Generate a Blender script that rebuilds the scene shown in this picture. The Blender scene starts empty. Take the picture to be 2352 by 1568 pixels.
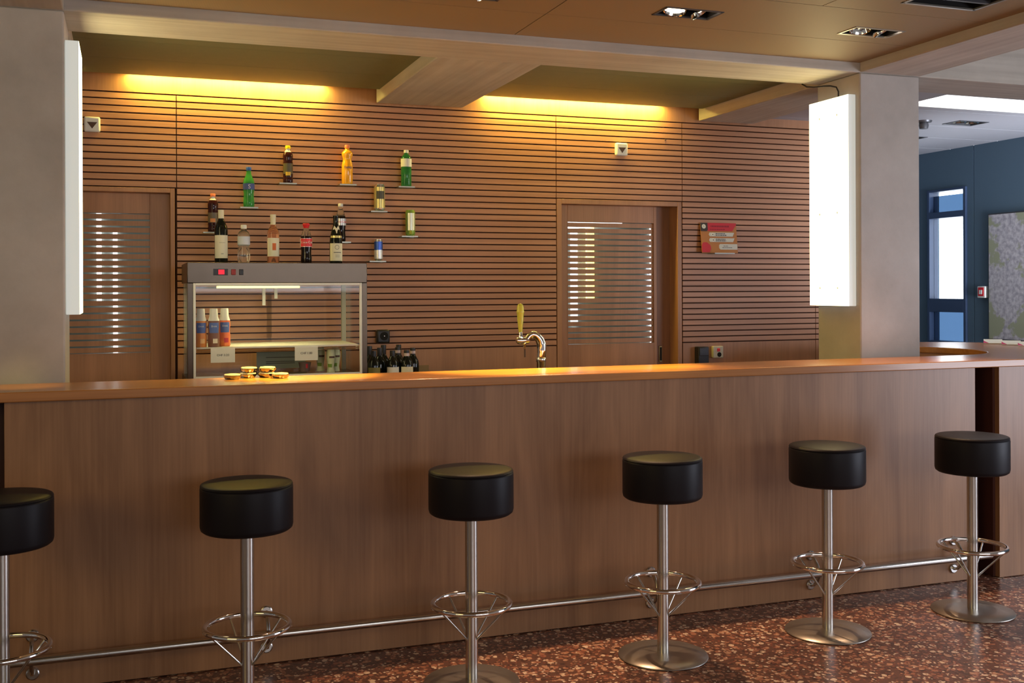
import bpy, bmesh, math, random
from mathutils import Vector, Matrix
random.seed(7)
PI = math.pi
SC = bpy.context.scene
COL = SC.collection

# ------------------------------------------------------------------ camera
CAM_H = 1.52
YAW = 0.34534
cam_d = bpy.data.cameras.new('camera')
cam_d.sensor_width = 36.0
cam_d.lens = 2470.4 / 2352 * 36.0
cam_d.shift_y = -119.75 / 2352
cam_d.clip_start = 0.05
cam = bpy.data.objects.new('camera', cam_d)
COL.objects.link(cam)
_fw = Vector((math.sin(YAW), math.cos(YAW), 0))
_rt0 = Vector((math.cos(YAW), -math.sin(YAW), 0))
_up0 = Vector((0, 0, 1))
ROLL = -0.0040915
_rt = _rt0 * math.cos(ROLL) + _up0 * math.sin(ROLL)
_up = -_rt0 * math.sin(ROLL) + _up0 * math.cos(ROLL)
cam.matrix_world = Matrix(((_rt.x, _up.x, -_fw.x, 0), (_rt.y, _up.y, -_fw.y, 0), (_rt.z, _up.z, -_fw.z, CAM_H), (0, 0, 0, 1)))
SC.camera = cam

# ------------------------------------------------------------------ world, exposure
SC.view_settings.view_transform = 'Standard'
SC.view_settings.look = 'None'
SC.view_settings.gamma = 1.0
SC.view_settings.use_curve_mapping = False
SC.view_settings.exposure = 0.0
w = bpy.data.worlds.new('world')
SC.world = w
w.use_nodes = True
bg = w.node_tree.nodes['Background']
bg.inputs[0].default_value = (0.96, 0.91, 0.88, 1)
bg.inputs[1].default_value = 0.22

# ------------------------------------------------------------------ lights of the room
def aim(o, target):
    o.rotation_euler = (Vector(target) - o.location).to_track_quat('-Z', 'Y').to_euler()

def area_light(name, loc, target, sx, sy, power, color, spread=180):
    d = bpy.data.lights.new(name, 'AREA')
    d.shape = 'RECTANGLE'; d.size = sx; d.size_y = sy
    d.energy = power; d.color = color; d.spread = math.radians(spread)
    o = bpy.data.objects.new(name, d); COL.objects.link(o)
    o.location = loc; aim(o, target)
    return o

def spot_light(name, loc, target, power, color, angle, blend=0.6, radius=0.03):
    d = bpy.data.lights.new(name, 'SPOT')
    d.energy = power; d.color = color; d.spot_size = math.radians(angle); d.spot_blend = blend; d.shadow_soft_size = radius
    o = bpy.data.objects.new(name, d); COL.objects.link(o)
    o.location = loc; aim(o, target)
    return o

WARM = (1.0, 0.77, 0.16)
# daylight through the windows on the right and behind the viewer, with an added floor bounce spot
area_light('daylight_right', (6.8, 2.6, 1.05), (3.0, 4.5, 0.9), 2.6, 1.5, 112, (0.80, 0.85, 1.0))
area_light('daylight_rear', (3.0, -4.0, 2.2), (2.0, 5.0, 2.2), 5.0, 1.4, 100, (0.95, 0.94, 0.97))
area_light('room_lamps_left', (-3.0, 0.6, 2.3), (0.4, 5.0, 1.8), 2.0, 1.0, 31, (1.0, 0.72, 0.26))
spot_light('floor_bounce_spot', (3.0, 0.9, 2.7), (3.0, 0.9, 0.0), 250, (1.0, 0.93, 0.84), 95, 0.4, 0.15)  # added spot out of view; its bounce off the floor lifts the ceiling
area_light('daylight_hall', (6.5, 4.6, 1.4), (6.4, 7.4, 2.5), 1.0, 1.2, 30, (0.85, 0.90, 1.0), 84)
# strip lamps hidden in the slot above the slatted wall
area_light('slot_strip', (0.60, 6.675, 2.80), (0.60, 6.684, 2.0), 1.16, 0.04, 19, WARM)
area_light('slot_strip', (2.88, 6.675, 2.80), (2.88, 6.684, 2.0), 1.30, 0.04, 23, WARM)
# ceiling spots over the bar
for sx, tx, p in ((0.36, -0.42, 110), (1.36, 0.73, 1050), (2.375, 1.66, 1050), (3.39, 2.30, 800)):
    spot_light('ceiling_spot', (sx, 4.28, 2.72), (tx, 4.72 if tx < 0 else 4.80, 1.14), p, (1.0, 0.70, 0.10), 14 if tx < 0 else 25, 0.8)
for sx, p in ((0.30, 10), (1.45, 125), (2.2, 160), (3.7, 150)):
    spot_light('beam_spot', (sx, 4.66, 2.73), (sx, 3.95, 0.0), p, (1.0, 0.62, 0.36), 60, 0.9)

# ------------------------------------------------------------------ helpers
def tag(o, label=None, cat=None, group=None, kind=None):
    if label: o['label'] = label
    if cat: o['category'] = cat
    if group: o['group'] = group
    if kind: o['kind'] = kind
    return o

def thing(name, label, cat, loc=(0, 0, 0), rz=0, group=None, kind=None):
    o = bpy.data.objects.new(name, None)
    o.empty_display_size = 0.05
    COL.objects.link(o)
    o.location = loc; o.rotation_euler = (0, 0, rz)
    return tag(o, label, cat, group, kind)

def dup(root, loc, label=None, rz=None):
    r = root.copy(); COL.objects.link(r); r.location = loc
    if rz is not None: r.rotation_euler = (0, 0, rz)
    if label: r['label'] = label
    for ch in list(root.children):
        c = ch.copy(); COL.objects.link(c); c.parent = r
        for g in ch.children:
            d = g.copy(); COL.objects.link(d); d.parent = c
    return r

class MB:
    def __init__(self): self.bm = bmesh.new()
    def _tagm(self, faces, mi):
        for f in faces: f.material_index = mi
    def box(self, x0, x1, y0, y1, z0, z1, mi=0):
        vs = [self.bm.verts.new(p) for p in ((x0,y0,z0),(x1,y0,z0),(x1,y1,z0),(x0,y1,z0),(x0,y0,z1),(x1,y0,z1),(x1,y1,z1),(x0,y1,z1))]
        fs = [self.bm.faces.new([vs[i] for i in q]) for q in ((0,3,2,1),(4,5,6,7),(0,1,5,4),(1,2,6,5),(2,3,7,6),(3,0,4,7))]
        self._tagm(fs, mi); return self
    def lathe(self, prof, c=(0,0,0), n=32, mi=0, a0=0, a1=2*PI):
        full = abs(a1 - a0 - 2*PI) < 1e-6
        m = n if full else n + 1
        rings = []
        for r, z in prof:
            if r < 1e-6: rings.append([self.bm.verts.new((c[0], c[1], c[2]+z))])
            else: rings.append([self.bm.verts.new((c[0]+r*math.cos(a0+(a1-a0)*i/n), c[1]+r*math.sin(a0+(a1-a0)*i/n), c[2]+z)) for i in range(m)])
        fs = []
        for A, B in zip(rings, rings[1:]):
            for i in range(n):
                j = (i+1) % m
                if len(A) == 1 and len(B) == 1: continue
                if len(A) == 1: q = (A[0], B[j], B[i])
                elif len(B) == 1: q = (A[i], A[j], B[0])
                else: q = (A[i], A[j], B[j], B[i])
                try: fs.append(self.bm.faces.new(q))
                except ValueError: pass
        self._tagm(fs, mi); return self
    def tube(self, pts, r, n=12, closed=False, mi=0, caps=True):
        pts = [Vector(p) for p in pts]; N = len(pts)
        rs = r if isinstance(r, (list, tuple)) else [r]*N
        rings = []; prev = None
        for i, p in enumerate(pts):
            if closed: t = pts[(i+1) % N] - pts[i-1]
            else: t = pts[min(i+1, N-1)] - pts[max(i-1, 0)]
            t.normalize()
            if prev is None:
                a = Vector((0,0,1)) if abs(t.z) < 0.9 else Vector((1,0,0))
                u = t.cross(a).normalized()
            else: u = (prev - t*prev.dot(t)).normalized()
            prev = u; v = t.cross(u)
            rings.append([self.bm.verts.new(p + (u*math.cos(2*PI*k/n) + v*math.sin(2*PI*k/n))*rs[i]) for k in range(n)])
        fs = []
        for i in range(N if closed else N-1):
            A, B = rings[i], rings[(i+1) % N]
            for k in range(n):
                fs.append(self.bm.faces.new((A[k], A[(k+1) % n], B[(k+1) % n], B[k])))
        if not closed and caps:
            fs.append(self.bm.faces.new(rings[0][::-1])); fs.append(self.bm.faces.new(rings[-1]))
        self._tagm(fs, mi); return self
    def prism(self, poly, z0, z1, mi=0):
        a = [self.bm.verts.new((x, y, z0)) for x, y in poly]; b = [self.bm.verts.new((x, y, z1)) for x, y in poly]
        n = len(poly); fs = [self.bm.faces.new(a[::-1]), self.bm.faces.new(b)]
        for i in range(n): fs.append(self.bm.faces.new((a[i], a[(i+1) % n], b[(i+1) % n], b[i])))
        self._tagm(fs, mi); return self
    def poly_y(self, pts, y0, y1, mi=0):
        """prism of an outline in the x-z plane between y0 (front) and y1"""
        a = [self.bm.verts.new((x, y0, z)) for x, z in pts]; b = [self.bm.verts.new((x, y1, z)) for x, z in pts]
        n = len(pts); fs = [self.bm.faces.new(a), self.bm.faces.new(b[::-1])]
        for i in range(n): fs.append(self.bm.faces.new((a[(i+1) % n], a[i], b[i], b[(i+1) % n])))
        self._tagm(fs, mi); return self
    def xform(self, M):
        bmesh.ops.transform(self.bm, matrix=M, verts=self.bm.verts); return self
    def build(self, name, mats, parent=None, bevel=0, smooth=True, seg=2, angle=35):
        me = bpy.data.meshes.new(name)
        bmesh.ops.recalc_face_normals(self.bm, faces=self.bm.faces)
        self.bm.to_mesh(me); self.bm.free()
        if not isinstance(mats, (list, tuple)): mats = [mats]
        for m in mats: me.materials.append(m)
        if smooth:
            me.shade_smooth(); me.set_sharp_from_angle(angle=math.radians(angle))
        o = bpy.data.objects.new(name, me); COL.objects.link(o)
        if parent: o.parent = parent
        if bevel:
            b = o.modifiers.new('bevel', 'BEVEL'); b.width = bevel; b.segments = seg; b.limit_method = 'ANGLE'; b.angle_limit = math.radians(40)
            b.harden_normals = False
        return o

def smooth_path(pts, k=6):
    pts = [Vector(p) for p in pts]; out = []
    for i in range(len(pts)-1):
        p0, p1, p2, p3 = pts[max(i-1, 0)], pts[i], pts[i+1], pts[min(i+2, len(pts)-1)]
        for j in range(k):
            t = j/k
            out.append(0.5*((2*p1) + (p2-p0)*t + (2*p0-5*p1+4*p2-p3)*t*t + (3*p1-p0-3*p2+p3)*t**3))
    return out + [pts[-1]]

def lettering(text, size, loc, mat, parent, name='lettering', rx=PI/2, rz=0, align='CENTER', bold=0, ry=0, M=None):
    c = bpy.data.curves.new('lettering_curve', 'FONT')
    c.body = text; c.size = size; c.align_x = align; c.align_y = 'CENTER'; c.extrude = 0.0003; c.offset = bold; c.resolution_u = 3
    t = bpy.data.objects.new('lettering_curve', c); COL.objects.link(t)
    dg = bpy.context.evaluated_depsgraph_get()
    me = bpy.data.meshes.new_from_object(t.evaluated_get(dg))
    bpy.data.objects.remove(t); bpy.data.curves.remove(c)
    me.materials.clear(); me.materials.append(mat)
    if M is None: M = Matrix.Translation(loc) @ Matrix.Rotation(rz, 4, 'Z') @ Matrix.Rotation(rx, 4, 'X')
    me.transform(M)
    o = bpy.data.objects.new(name, me); COL.objects.link(o); o.parent = parent
    return o

def wrap_lettering(text, size, r, z, mat, parent, a_mid=-PI/2, name='lettering'):
    """lettering bent round an upright bottle of radius r"""
    o = lettering(text, size, (0, 0, 0), mat, parent, name, M=Matrix.Identity(4))
    for v in o.data.vertices:
        a = a_mid + v.co.x / r
        rr = r + 0.0004 + v.co.z
        v.co = (rr*math.cos(a), rr*math.sin(a), z + v.co.y)
    return o

# ------------------------------------------------------------------ materials
def newmat(name):
    m = bpy.data.materials.new(name); m.use_nodes = True
    return m, m.node_tree, m.node_tree.nodes['Principled BSDF']

def plain(name, col, rough=0.5, metal=0.0, spec=0.5, trans=0.0, ior=1.45, emit=None, estr=0.0, coat=0.0, var=0.06):
    m, nt, b = newmat(name)
    b.inputs['Base Color'].default_value = (*col, 1)
    b.inputs['Roughness'].default_value = rough
    b.inputs['Metallic'].default_value = metal
    b.inputs['Specular IOR Level'].default_value = spec
    b.inputs['Transmission Weight'].default_value = trans
    b.inputs['IOR'].default_value = ior
    b.inputs['Coat Weight'].default_value = coat
    if emit:
        b.inputs['Emission Color'].default_value = (*emit, 1); b.inputs['Emission Strength'].default_value = estr
    elif var and not trans:
        n = nt.nodes; L = nt.links
        tc = n.new('ShaderNodeTexCoord'); no = n.new('ShaderNodeTexNoise'); no.inputs['Scale'].default_value = 18; no.inputs['Detail'].default_value = 4
        L.new(tc.outputs['Object'], no.inputs['Vector'])
        mr = n.new('ShaderNodeMapRange'); mr.inputs['To Min'].default_value = max(0.02, rough-var); mr.inputs['To Max'].default_value = min(1, rough+var)
        L.new(no.outputs['Fac'], mr.inputs['Value']); L.new(mr.outputs[0], b.inputs['Roughness'])
    return m

def wood(name, dark, light, grain='Z', rough=0.4, coat=0.0, scale=1.0, bump=0.15, rvar=0.08):
    m, nt, b = newmat(name); n = nt.nodes; L = nt.links
    tc = n.new('ShaderNodeTexCoord')
    mp = n.new('ShaderNodeMapping')
    s = {'X': (0.9, 9, 9), 'Y': (9, 0.9, 9), 'Z': (7, 7, 0.9), 'S': (0.6, 6, 25)}[grain]
    mp.inputs['Scale'].default_value = tuple(v*scale for v in s)
    L.new(tc.outputs['Object'], mp.inputs['Vector'])
    n1 = n.new('ShaderNodeTexNoise'); n1.inputs['Scale'].default_value = 1.0; n1.inputs['Detail'].default_value = 5; n1.inputs['Distortion'].default_value = 0.9; n1.inputs['Roughness'].default_value = 0.55
    L.new(mp.outputs[0], n1.inputs['Vector'])
    mp2 = n.new('ShaderNodeMapping'); mp2.inputs['Scale'].default_value = tuple(v*scale*(14 if v > 3 else 3) for v in s)
    L.new(tc.outputs['Object'], mp2.inputs['Vector'])
    n2 = n.new('ShaderNodeTexNoise'); n2.inputs['Scale'].default_value = 1.0; n2.inputs['Detail'].default_value = 3
    L.new(mp2.outputs[0], n2.inputs['Vector'])
    mx = n.new('ShaderNodeMix'); mx.data_type = 'FLOAT'; mx.inputs[0].default_value = 0.3
    L.new(n1.outputs['Fac'], mx.inputs[2]); L.new(n2.outputs['Fac'], mx.inputs[3])
    cr = n.new('ShaderNodeValToRGB'); cr.color_ramp.elements[0].position = 0.30; cr.color_ramp.elements[1].position = 0.68
    cr.color_ramp.elements[0].color = (*dark, 1); cr.color_ramp.elements[1].color = (*light, 1)
    L.new(mx.outputs[0], cr.inputs['Fac']); L.new(cr.outputs['Color'], b.inputs['Base Color'])
    b.inputs['Roughness'].default_value = rough; b.inputs['Coat Weight'].default_value = coat; b.inputs['Coat Roughness'].default_value = 0.15
    bp = n.new('ShaderNodeBump'); bp.inputs['Strength'].default_value = bump; bp.inputs['Distance'].default_value = 0.001
    L.new(n2.outputs['Fac'], bp.inputs['Height']); L.new(bp.outputs[0], b.inputs['Normal'])
    return m

def concrete(name, c0, c1, streak='X', rough=0.75):
    m, nt, b = newmat(name); n = nt.nodes; L = nt.links
    tc = n.new('ShaderNodeTexCoord')
    n1 = n.new('ShaderNodeTexNoise'); n1.inputs['Scale'].default_value = 2.2; n1.inputs['Detail'].default_value = 8; n1.inputs['Roughness'].default_value = 0.65
    mp = n.new('ShaderNodeMapping'); mp.inputs['Scale'].default_value = {'X': (0.5, 18, 18), 'Y': (18, 0.5, 18), 'Z': (1, 1, 1)}[streak]
    L.new(tc.outputs['Object'], n1.inputs['Vector']); L.new(tc.outputs['Object'], mp.inputs['Vector'])
    n2 = n.new('ShaderNodeTexNoise'); n2.inputs['Scale'].default_value = 1.6; n2.inputs['Detail'].default_value = 6
    L.new(mp.outputs[0], n2.inputs['Vector'])
    mx = n.new('ShaderNodeMix'); mx.data_type = 'FLOAT'; mx.inputs[0].default_value = 0.5
    L.new(n1.outputs['Fac'], mx.inputs[2]); L.new(n2.outputs['Fac'], mx.inputs[3])
    cr = n.new('ShaderNodeValToRGB'); cr.color_ramp.elements[0].position = 0.32; cr.color_ramp.elements[1].position = 0.66
    cr.color_ramp.elements[0].color = (*c0, 1); cr.color_ramp.elements[1].color = (*c1, 1)
    L.new(mx.outputs[0], cr.inputs['Fac']); L.new(cr.outputs['Color'], b.inputs['Base Color'])
    b.inputs['Roughness'].default_value = rough; b.inputs['Specular IOR Level'].default_value = 0.3
    n3 = n.new('ShaderNodeTexNoise'); n3.inputs['Scale'].default_value = 60; n3.inputs['Detail'].default_value = 4
    L.new(tc.outputs['Object'], n3.inputs['Vector'])
    bp = n.new('ShaderNodeBump'); bp.inputs['Strength'].default_value = 0.25; bp.inputs['Distance'].default_value = 0.002
    L.new(n3.outputs['Fac'], bp.inputs['Height']); L.new(bp.outputs[0], b.inputs['Normal'])
    return m

def terrazzo(name):
    m, nt, b = newmat(name); n = nt.nodes; L = nt.links
    tc = n.new('ShaderNodeTexCoord')
    col = None
    base = (0.125, 0.056, 0.036, 1)
    prev = None
    for sc, thr, cols in ((38, 0.46, ((0.66, 0.49, 0.34), (0.33, 0.14, 0.08), (0.07, 0.032, 0.022), (0.46, 0.25, 0.15))), (80, 0.42, ((0.72, 0.56, 0.42), (0.24, 0.075, 0.045), (0.45, 0.22, 0.13), (0.07, 0.03, 0.022)))):
        dn = n.new('ShaderNodeTexNoise'); dn.inputs['Scale'].default_value = sc*1.1; dn.inputs['Detail'].default_value = 2
        L.new(tc.outputs['Object'], dn.inputs['Vector'])
        ad = n.new('ShaderNodeMix'); ad.data_type = 'VECTOR'; ad.inputs[0].default_value = 0.016 if sc < 50 else 0.008
        L.new(tc.outputs['Object'], ad.inputs[4]); L.new(dn.outputs['Color'], ad.inputs[5])
        vo = n.new('ShaderNodeTexVoronoi'); vo.inputs['Scale'].default_value = sc; vo.feature = 'F1'
        L.new(ad.outputs[1], vo.inputs['Vector'])
        ss = n.new('ShaderNodeSeparateColor'); L.new(vo.outputs['Color'], ss.inputs[0])
        cr = n.new('ShaderNodeValToRGB'); cr.color_ramp.interpolation = 'CONSTANT'
        el = cr.color_ramp.elements
        el[0].position = 0; el[0].color = (*cols[1], 1); el[1].position = 0.35; el[1].color = (*cols[2], 1)
        e = el.new(0.6); e.color = (*cols[3], 1); e = el.new(0.83); e.color = (*cols[0], 1)
        L.new(ss.outputs[0], cr.inputs['Fac'])
        th = n.new('ShaderNodeMapRange'); th.inputs['From Min'].default_value = thr+0.06; th.inputs['From Max'].default_value = thr-0.02
        L.new(vo.outputs['Distance'], th.inputs['Value'])
        gt = n.new('ShaderNodeMath'); gt.operation = 'GREATER_THAN'; gt.inputs[1].default_value = 0.25 if sc < 50 else 0.45
        L.new(ss.outputs[1], gt.inputs[0])
        mu = n.new('ShaderNodeMath'); mu.operation = 'MULTIPLY'; L.new(th.outputs[0], mu.inputs[0]); L.new(gt.outputs[0], mu.inputs[1])
        mx = n.new('ShaderNodeMix'); mx.data_type = 'RGBA'
        L.new(mu.outputs[0], mx.inputs[0])
        if prev is None: mx.inputs[6].default_value = base
        else: L.new(prev, mx.inputs[6])
        L.new(cr.outputs['Color'], mx.inputs[7]); prev = mx.outputs[2]
    L.new(prev, b.inputs['Base Color'])
    b.inputs['Roughness'].default_value = 0.28; b.inputs['Specular IOR Level'].default_value = 0.5
    return m

def perforated(name, c0, c1):
    m, nt, b = newmat(name); n = nt.nodes; L = nt.links
    tc = n.new('ShaderNodeTexCoord'); mp = n.new('ShaderNodeMapping'); mp.inputs['Scale'].default_value = (1, 1, 0)
    L.new(tc.outputs['Object'], mp.inputs['Vector'])
    vo = n.new('ShaderNodeTexVoronoi'); vo.inputs['Scale'].default_value = 150; vo.inputs['Randomness'].default_value = 0
    L.new(mp.outputs[0], vo.inputs['Vector'])
    mr = n.new('ShaderNodeMapRange'); mr.inputs['From Min'].default_value = 0.22; mr.inputs['From Max'].default_value = 0.34
    L.new(vo.outputs['Distance'], mr.inputs['Value'])
    mx = n.new('ShaderNodeMix'); mx.data_type = 'RGBA'; mx.inputs[6].default_value = (*c0, 1); mx.inputs[7].default_value = (*c1, 1)
    L.new(mr.outputs[0], mx.inputs[0]); L.new(mx.outputs[2], b.inputs['Base Color'])
    b.inputs['Roughness'].default_value = 0.6
    return m

def map_material(name):
    m, nt, b = newmat(name); n = nt.nodes; L = nt.links
    tc = n.new('ShaderNodeTexCoord')
    n1 = n.new('ShaderNodeTexNoise'); n1.inputs['Scale'].default_value = 3.2; n1.inputs['Detail'].default_value = 6; n1.inputs['Roughness'].default_value = 0.6
    n2 = n.new('ShaderNodeTexVoronoi'); n2.inputs['Scale'].default_value = 26
    n3 = n.new('ShaderNodeTexNoise'); n3.inputs['Scale'].default_value = 30; n3.inputs['Detail'].default_value = 6
    for q in (n1, n2, n3): L.new(tc.outputs['Object'], q.inputs['Vector'])
    c1 = n.new('ShaderNodeValToRGB'); c1.color_ramp.elements[0].color = (0.36, 0.34, 0.40, 1); c1.color_ramp.elements[1].color = (0.62, 0.60, 0.64, 1)
    c1.color_ramp.elements[0].position = 0.35; c1.color_ramp.elements[1].position = 0.62
    L.new(n3.outputs['Fac'], c1.inputs['Fac'])
    c2 = n.new('ShaderNodeValToRGB'); c2.color_ramp.interpolation = 'EASE'; c2.color_ramp.elements[0].position = 0.495; c2.color_ramp.elements[1].position = 0.54
    L.new(n1.outputs['Fac'], c2.inputs['Fac'])
    mx = n.new('ShaderNodeMix'); mx.data_type = 'RGBA'; mx.inputs[7].default_value = (0.36, 0.38, 0.26, 1)
    L.new(c2.outputs['Color'], mx.inputs[0]); L.new(c1.outputs['Color'], mx.inputs[6])
    L.new(mx.outputs[2], b.inputs['Base Color']); b.inputs['Roughness'].default_value = 0.5
    return m

def pane(name, tint=(1, 1, 1), refl=0.10):
    m = bpy.data.materials.new(name); m.use_nodes = True; nt = m.node_tree; n = nt.nodes; L = nt.links
    n.clear(); out = n.new('ShaderNodeOutputMaterial')
    tr = n.new('ShaderNodeBsdfTransparent'); tr.inputs[0].default_value = (*tint, 1)
    gl = n.new('ShaderNodeBsdfGlossy'); gl.inputs['Roughness'].default_value = 0.03
    fr = n.new('ShaderNodeLayerWeight'); fr.inputs[0].default_value = 0.35
    mr = n.new('ShaderNodeMapRange'); mr.inputs['To Min'].default_value = refl*0.15; mr.inputs['To Max'].default_value = 0.35
    L.new(fr.outputs['Facing'], mr.inputs['Value'])
    mx = n.new('ShaderNodeMixShader'); L.new(mr.outputs[0], mx.inputs[0]); L.new(tr.outputs[0], mx.inputs[1]); L.new(gl.outputs[0], mx.inputs[2])
    L.new(mx.outputs[0], out.inputs[0])
    return m

def emissive(name, col, s):
    return plain(name, (0.8, 0.8, 0.8), 0.5, emit=col, estr=s)

M = {}
M['slat'] = wood('cherry slat', (0.37, 0.165, 0.078), (0.60, 0.295, 0.15), 'S', 0.42)
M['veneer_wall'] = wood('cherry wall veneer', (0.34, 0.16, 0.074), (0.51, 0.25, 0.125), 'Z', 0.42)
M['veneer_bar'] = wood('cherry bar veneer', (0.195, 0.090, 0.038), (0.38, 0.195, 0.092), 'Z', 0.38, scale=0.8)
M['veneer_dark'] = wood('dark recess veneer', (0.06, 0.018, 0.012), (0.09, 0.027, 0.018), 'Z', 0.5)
M['counter'] = wood('varnished counter wood', (0.32, 0.125, 0.035), (0.50, 0.215, 0.065), 'X', 0.25, coat=0.15)
M['groove'] = plain('groove black', (0.075, 0.028, 0.014), 0.9)
M['concrete_pillar'] = concrete('pillar concrete', (0.38, 0.35, 0.32), (0.60, 0.56, 0.52), 'Z')
M['concrete_x'] = concrete('beam concrete lengthwise', (0.40, 0.36, 0.31), (0.58, 0.54, 0.47), 'X')
M['concrete_y'] = concrete('beam concrete crosswise', (0.40, 0.36, 0.31), (0.58, 0.54, 0.47), 'Y')
M['ceil_main'] = perforated('perforated ceiling panel', (0.20, 0.135, 0.068), (0.33, 0.225, 0.118))
M['ceil_bar'] = plain('bar ceiling board', (0.20, 0.21, 0.12), 0.7)
M['ceil_hall'] = plain('hall ceiling board', (0.42, 0.42, 0.46), 0.6)
M['dark'] = plain('dark void', (0.012, 0.011, 0.010), 0.9)
M['terrazzo'] = terrazzo('terrazzo')
M['steel'] = plain('brushed steel', (0.60, 0.58, 0.54), 0.24, 1.0, var=0)
M['steel_base'] = plain('satin steel plate', (0.50, 0.46, 0.40), 0.36, 1.0, var=0.02)
M['steel_fridge'] = plain('satin steel housing', (0.10, 0.078, 0.06), 0.26, 1.0, var=0.02)
M['chrome'] = plain('chrome', (0.85, 0.83, 0.80), 0.07, 1.0, var=0)
M['leather'] = plain('black leather', (0.010, 0.008, 0.010), 0.46, spec=0.2, var=0.03)
M['white'] = plain('white plastic', (0.80, 0.80, 0.76), 0.4)
M['cream'] = plain('cream paper', (0.78, 0.74, 0.56), 0.7)
M['paper'] = plain('white paper', (0.80, 0.80, 0.74), 0.7)
M['black'] = plain('black plastic', (0.015, 0.014, 0.016), 0.35)
M['brown_mark'] = plain('brown print', (0.09, 0.05, 0.035), 0.6)
M['ink'] = plain('black ink', (0.02, 0.02, 0.02), 0.7)
M['lamp'] = emissive('lit acrylic face', (1.0, 0.84, 0.42), 6.5)
M['lamp_side'] = plain('lit acrylic edge', (0.50, 0.50, 0.50), 0.4, emit=(0.94, 0.98, 0.88), estr=0.42)
M['glass'] = pane('clear pane')
M['shelf_glass'] = pane('shelf pane', (0.80, 0.92, 0.86), 0.3)
M['tint_glass'] = pane('blue pane', (0.17, 0.24, 0.33), 0.3)
M['blue_wall'] = plain('slate blue wall paint', (0.095, 0.155, 0.22), 0.6)
M['blue_frame'] = plain('dark blue frame paint', (0.045, 0.075, 0.15), 0.4)
M['blue_panel'] = plain('light blue glazing panel', (0.34, 0.55, 0.85), 0.4)
M['shelf_edge'] = plain('polished shelf edge', (0.62, 0.68, 0.66), 0.15)
M['rear_post'] = plain('grey post paint', (0.40, 0.40, 0.34), 0.5)
M['shelf_frost'] = plain('frosted shelf', (0.62, 0.62, 0.52), 0.3)
M['sky'] = emissive('bright sky', (0.93, 0.97, 1.0), 5.0)
M['sunlit_glow'] = emissive('sunlit band glow', (1.0, 0.97, 0.93), 3.2)  # glow put in for sunlight lying on the hall ceiling
M['back_wall'] = plain('back room paint', (0.24, 0.26, 0.23), 0.7)
M['back_lit'] = emissive('daylit slit', (0.93, 0.97, 1.0), 3.5)
M['back_warm'] = emissive('warm lamp', (1.0, 0.75, 0.16), 2.6)
M['map'] = map_material('city map print')
M['grey_frame'] = plain('grey metal frame', (0.12, 0.12, 0.13), 0.4, 0.6)
M['red'] = plain('red plastic', (0.72, 0.02, 0.03), 0.4)

# ------------------------------------------------------------------ dimensions
W = 6.72            # slatted wall face
YB0, YB1 = 4.895, 5.28
ZB = 2.70           # beam undersides
ZC = 2.752          # main ceiling
ZN = 2.772          # ceiling over the bar
PX0, PX1 = 3.79, 4.19
LX0, LX1 = -0.64, -0.238
ZT = 1.142          # counter top

def structure(mb, name, mats, label, cat, bevel=0, smooth=False):
    o = mb.build(name, mats, bevel=bevel, smooth=smooth)
    return tag(o, label, cat, kind='structure')

# ------------------------------------------------------------------ floor
m = MB(); m.box(-6, 10, -5, 10, -0.1, 0)
structure(m, 'floor', M['terrazzo'], 'polished red brown terrazzo floor with pale stone chips', 'floor')

# ------------------------------------------------------------------ ceilings (grid of panels with seams and openings)
def grid_slab(m, x0, x1, y0, y1, z0, z1, holes, mi=0):
    xs = sorted({x0, x1, *[v for h in holes for v in h[:2] if x0 < v < x1]})
    ys = sorted({y0, y1, *[v for h in holes for v in h[2:] if y0 < v < y1]})
    for xa, xb in zip(xs, xs[1:]):
        for ya, yb in zip(ys, ys[1:]):
            cx, cy = (xa+xb)/2, (ya+yb)/2
            if any(h[0] < cx < h[1] and h[2] < cy < h[3] for h in holes): continue
            m.box(xa, xb, ya, yb, z0, z1, mi)

DOWN = [(1.36, 4.272), (2.375, 4.262), (3.392, 4.292)]
DW, DD = 0.275, 0.135
VENT = (3.17, 3.552, 3.53, 3.80)
g = 0.0025
holes = [(x-DW/2, x+DW/2, y-DD/2, y+DD/2) for x, y in DOWN] + [VENT]
seams = [(LX1, PX0, y-g, y+g) for y in (2.40, 2.92, 3.44, 3.96, 4.48)]
seams += [(1.778-g, 1.778+g, 3.96, 4.90), (2.87-g, 2.87+g, 3.44, 3.96), (0.70-g, 0.70+g, 3.44, 3.96), (1.778-g, 1.778+g, 2.92, 3.44)]
m = MB()
grid_slab(m, LX1, PX0, -5, YB0, ZC, ZC+0.02, holes + seams)
for (x0, x1, y0, y1) in seams: m.box(x0-0.001, x1+0.001, y0-0.001, y1+0.001, ZC+0.012, ZC+0.03, 1)
structure(m, 'ceiling', [M['ceil_main'], M['dark']], 'brown perforated ceiling panels with thin seams in front of the bar', 'ceiling')

m = MB()
m.box(PX1, 8.0, -5, YB0, 3.25, 3.3); m.box(-6, LX0, -5, YB0, 3.25, 3.3)
structure(m, 'ceiling', M['concrete_x'], 'raised concrete ceiling beyond the two crosswise beams', 'ceiling')

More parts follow.
